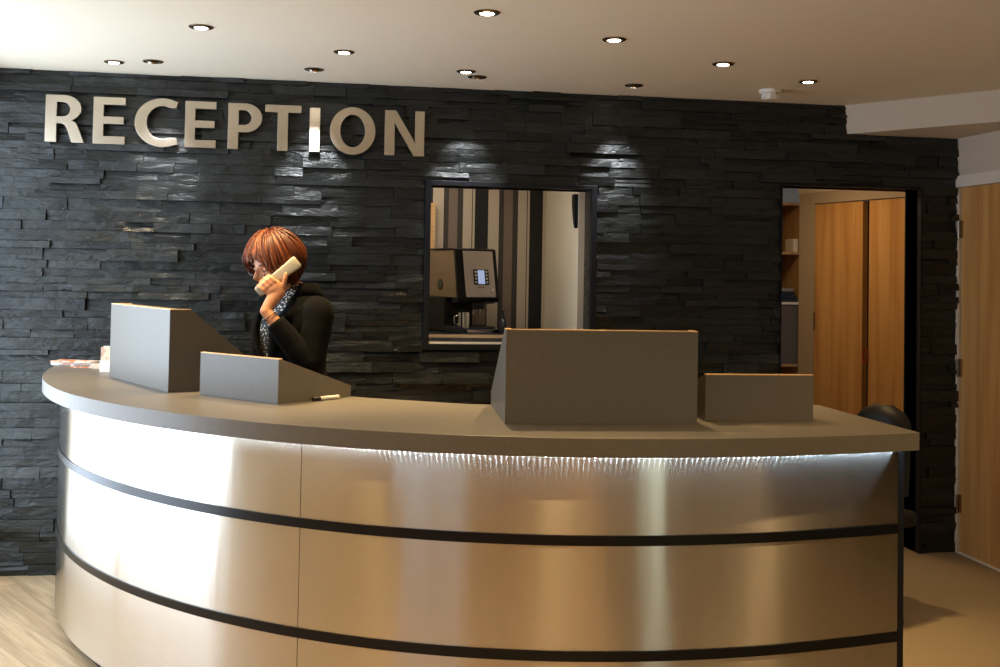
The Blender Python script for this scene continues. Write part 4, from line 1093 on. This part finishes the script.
    jk.add(vs, fs)
    jo = jk.build('jacket', jm, root, smooth=70, off=RO); so = jo.modifiers.new('s', 'SOLIDIFY'); so.thickness = .004; so.offset = 0
    # sleeves (one mesh each side, with folds) 
    for a, b, c, cf in ((sh_l, el_l, wr_l, .80), (sh_r, el_r, wr_r, .97)):
        P_ = []; Rr = []
        ce = b.lerp(c, cf)
        path = [(a+(B(0, 0, a.z)-a).normalized()*.045+V((0, 0, .005)), .060), (a+V((0, 0, .006)), .070), (a.lerp(b, .35), .066), (a.lerp(b, .7), .060), (b, .058), (b.lerp(ce, .3), .055), (b.lerp(ce, .65), .049), (ce, .043)]
        for i in range(len(path)-1):
            for k in range(5):
                f = k/5; P_.append(path[i][0].lerp(path[i+1][0], f)); Rr.append(path[i][1]+(path[i+1][1]-path[i][1])*f)
        P_.append(path[-1][0]); Rr.append(path[-1][1])
        for _ in range(3): P_ = [P_[0]]+[(P_[i-1]+P_[i]*2+P_[i+1])/4 for i in range(1, len(P_)-1)]+[P_[-1]]
        Rr = [r*(1+.022*sin(i*1.3)*(1 if 16 < i < 30 else .3)) for i, r in enumerate(Rr)]
        mb = MB(); mb.tube(P_, Rr, 22, cap=False)
        o = mb.build('jacket_sleeve', jm, root, smooth=80, off=RO); so = o.modifiers.new('s', 'SOLIDIFY'); so.thickness = .004; so.offset = -1
    # bracelet on the near wrist
    p0 = el_l.lerp(wr_l, .90); dd = (wr_l-el_l).normalized(); u = dd.orthogonal().normalized(); v_ = dd.cross(u)
    mb = MB(); mb.tube([p0+u*cos(2*pi*k/20)*.0315+v_*sin(2*pi*k/20)*.0315 for k in range(21)], .0022, 6, cap=False); mb.build('bracelet', mat('dark_bracelet', (.08, .05, .03), .3, .5), root, smooth=60, off=RO)
    # trousers and shoes
    mb = MB()
    tr = [(.88, .19, .138), (.94, .186, .136), (1.0, .17, .126)]
    mb.tube([B(0, 0, z) for z, _, _ in tr], [(a, b) for _, a, b in tr], 28, up=ax)
    for s in (-1, 1): mb.tube([B(s*.09, 0, .93), B(s*.092, -.004, .5), B(s*.092, .01, .28), B(s*.092, .018, .05)], [.105, .078, .072, .07], 18)
    smooth_mesh(mb, 'trousers', jm, root, voxel=.008, it=4, off=RO)
    for s in (-1, 1):
        mb = MB(); mb.tube([B(s*.09, .075, .034), B(s*.09, .03, .045), B(s*.09, -.06, .042), B(s*.094, -.15, .026), B(s*.095, -.185, .020)], [(.025, .030), (.040, .042), (.048, .038), (.044, .024), (.02, .012)], 16, up=ax); mb.box((-.02, -.02, 0), (.02, .02, .03), Tb @ Matrix.Translation((s*.09, .05, 0)))
        mb.build('shoe', M['leather'], root, smooth=50, off=RO)

    # ---- the telephone receiver (held: a thing of its own)
    ph = thing('telephone_receiver', m0, 'cream telephone receiver held to the ear of the receptionist', 'telephone')
    Hp = Matrix.Translation(m0) @ Rhand
    mb = MB()
    st = [(-.004, .018, .010, .0), (.004, .024, .015, -.003), (.03, .0255, .0155, -.003), (.055, .0235, .012, .006), (.09, .0235, .0115, .009), (.13, .0245, .012, .009), (HL-.045, .0265, .014, .003), (HL-.02, .0285, .017, -.002), (HL-.003, .0285, .0165, -.003), (HL+.003, .026, .013, -.003)]
    vs = []; fs = []; n = 20
    for x, w, d, z in st:
        for k in range(n):
            a = 2*pi*k/n; c_, s_ = cos(a), sin(a); c2 = abs(c_)**.45*(1 if c_ > 0 else -1); s2 = abs(s_)**.45*(1 if s_ > 0 else -1)
            vs.append(Hp @ V((x, w*c2, z+d*s2)))
    for i in range(len(st)-1):
        for k in range(n): fs.append((i*n+k, i*n+(k+1) % n, (i+1)*n+(k+1) % n, (i+1)*n+k))
    fs += [list(range(n))[::-1], list(range((len(st)-1)*n, len(st)*n))]
    mb.add(vs, fs); mb.build('handset', M['phone'], ph, smooth=45, off=m0)
    for x in (.018, HL-.02):
        mb = MB(); mb.lathe([(.017, .0), (.017, .003), (.0001, .004)], 20, Hp @ Matrix.Translation((x, 0, -.0185)) @ Matrix.Rotation(pi, 4, 'X')); mb.build('earpiece' if x > .1 else 'mouthpiece', mat('grey_grille', (.25, .24, .2), .5), ph, smooth=40, off=m0)
receptionist()
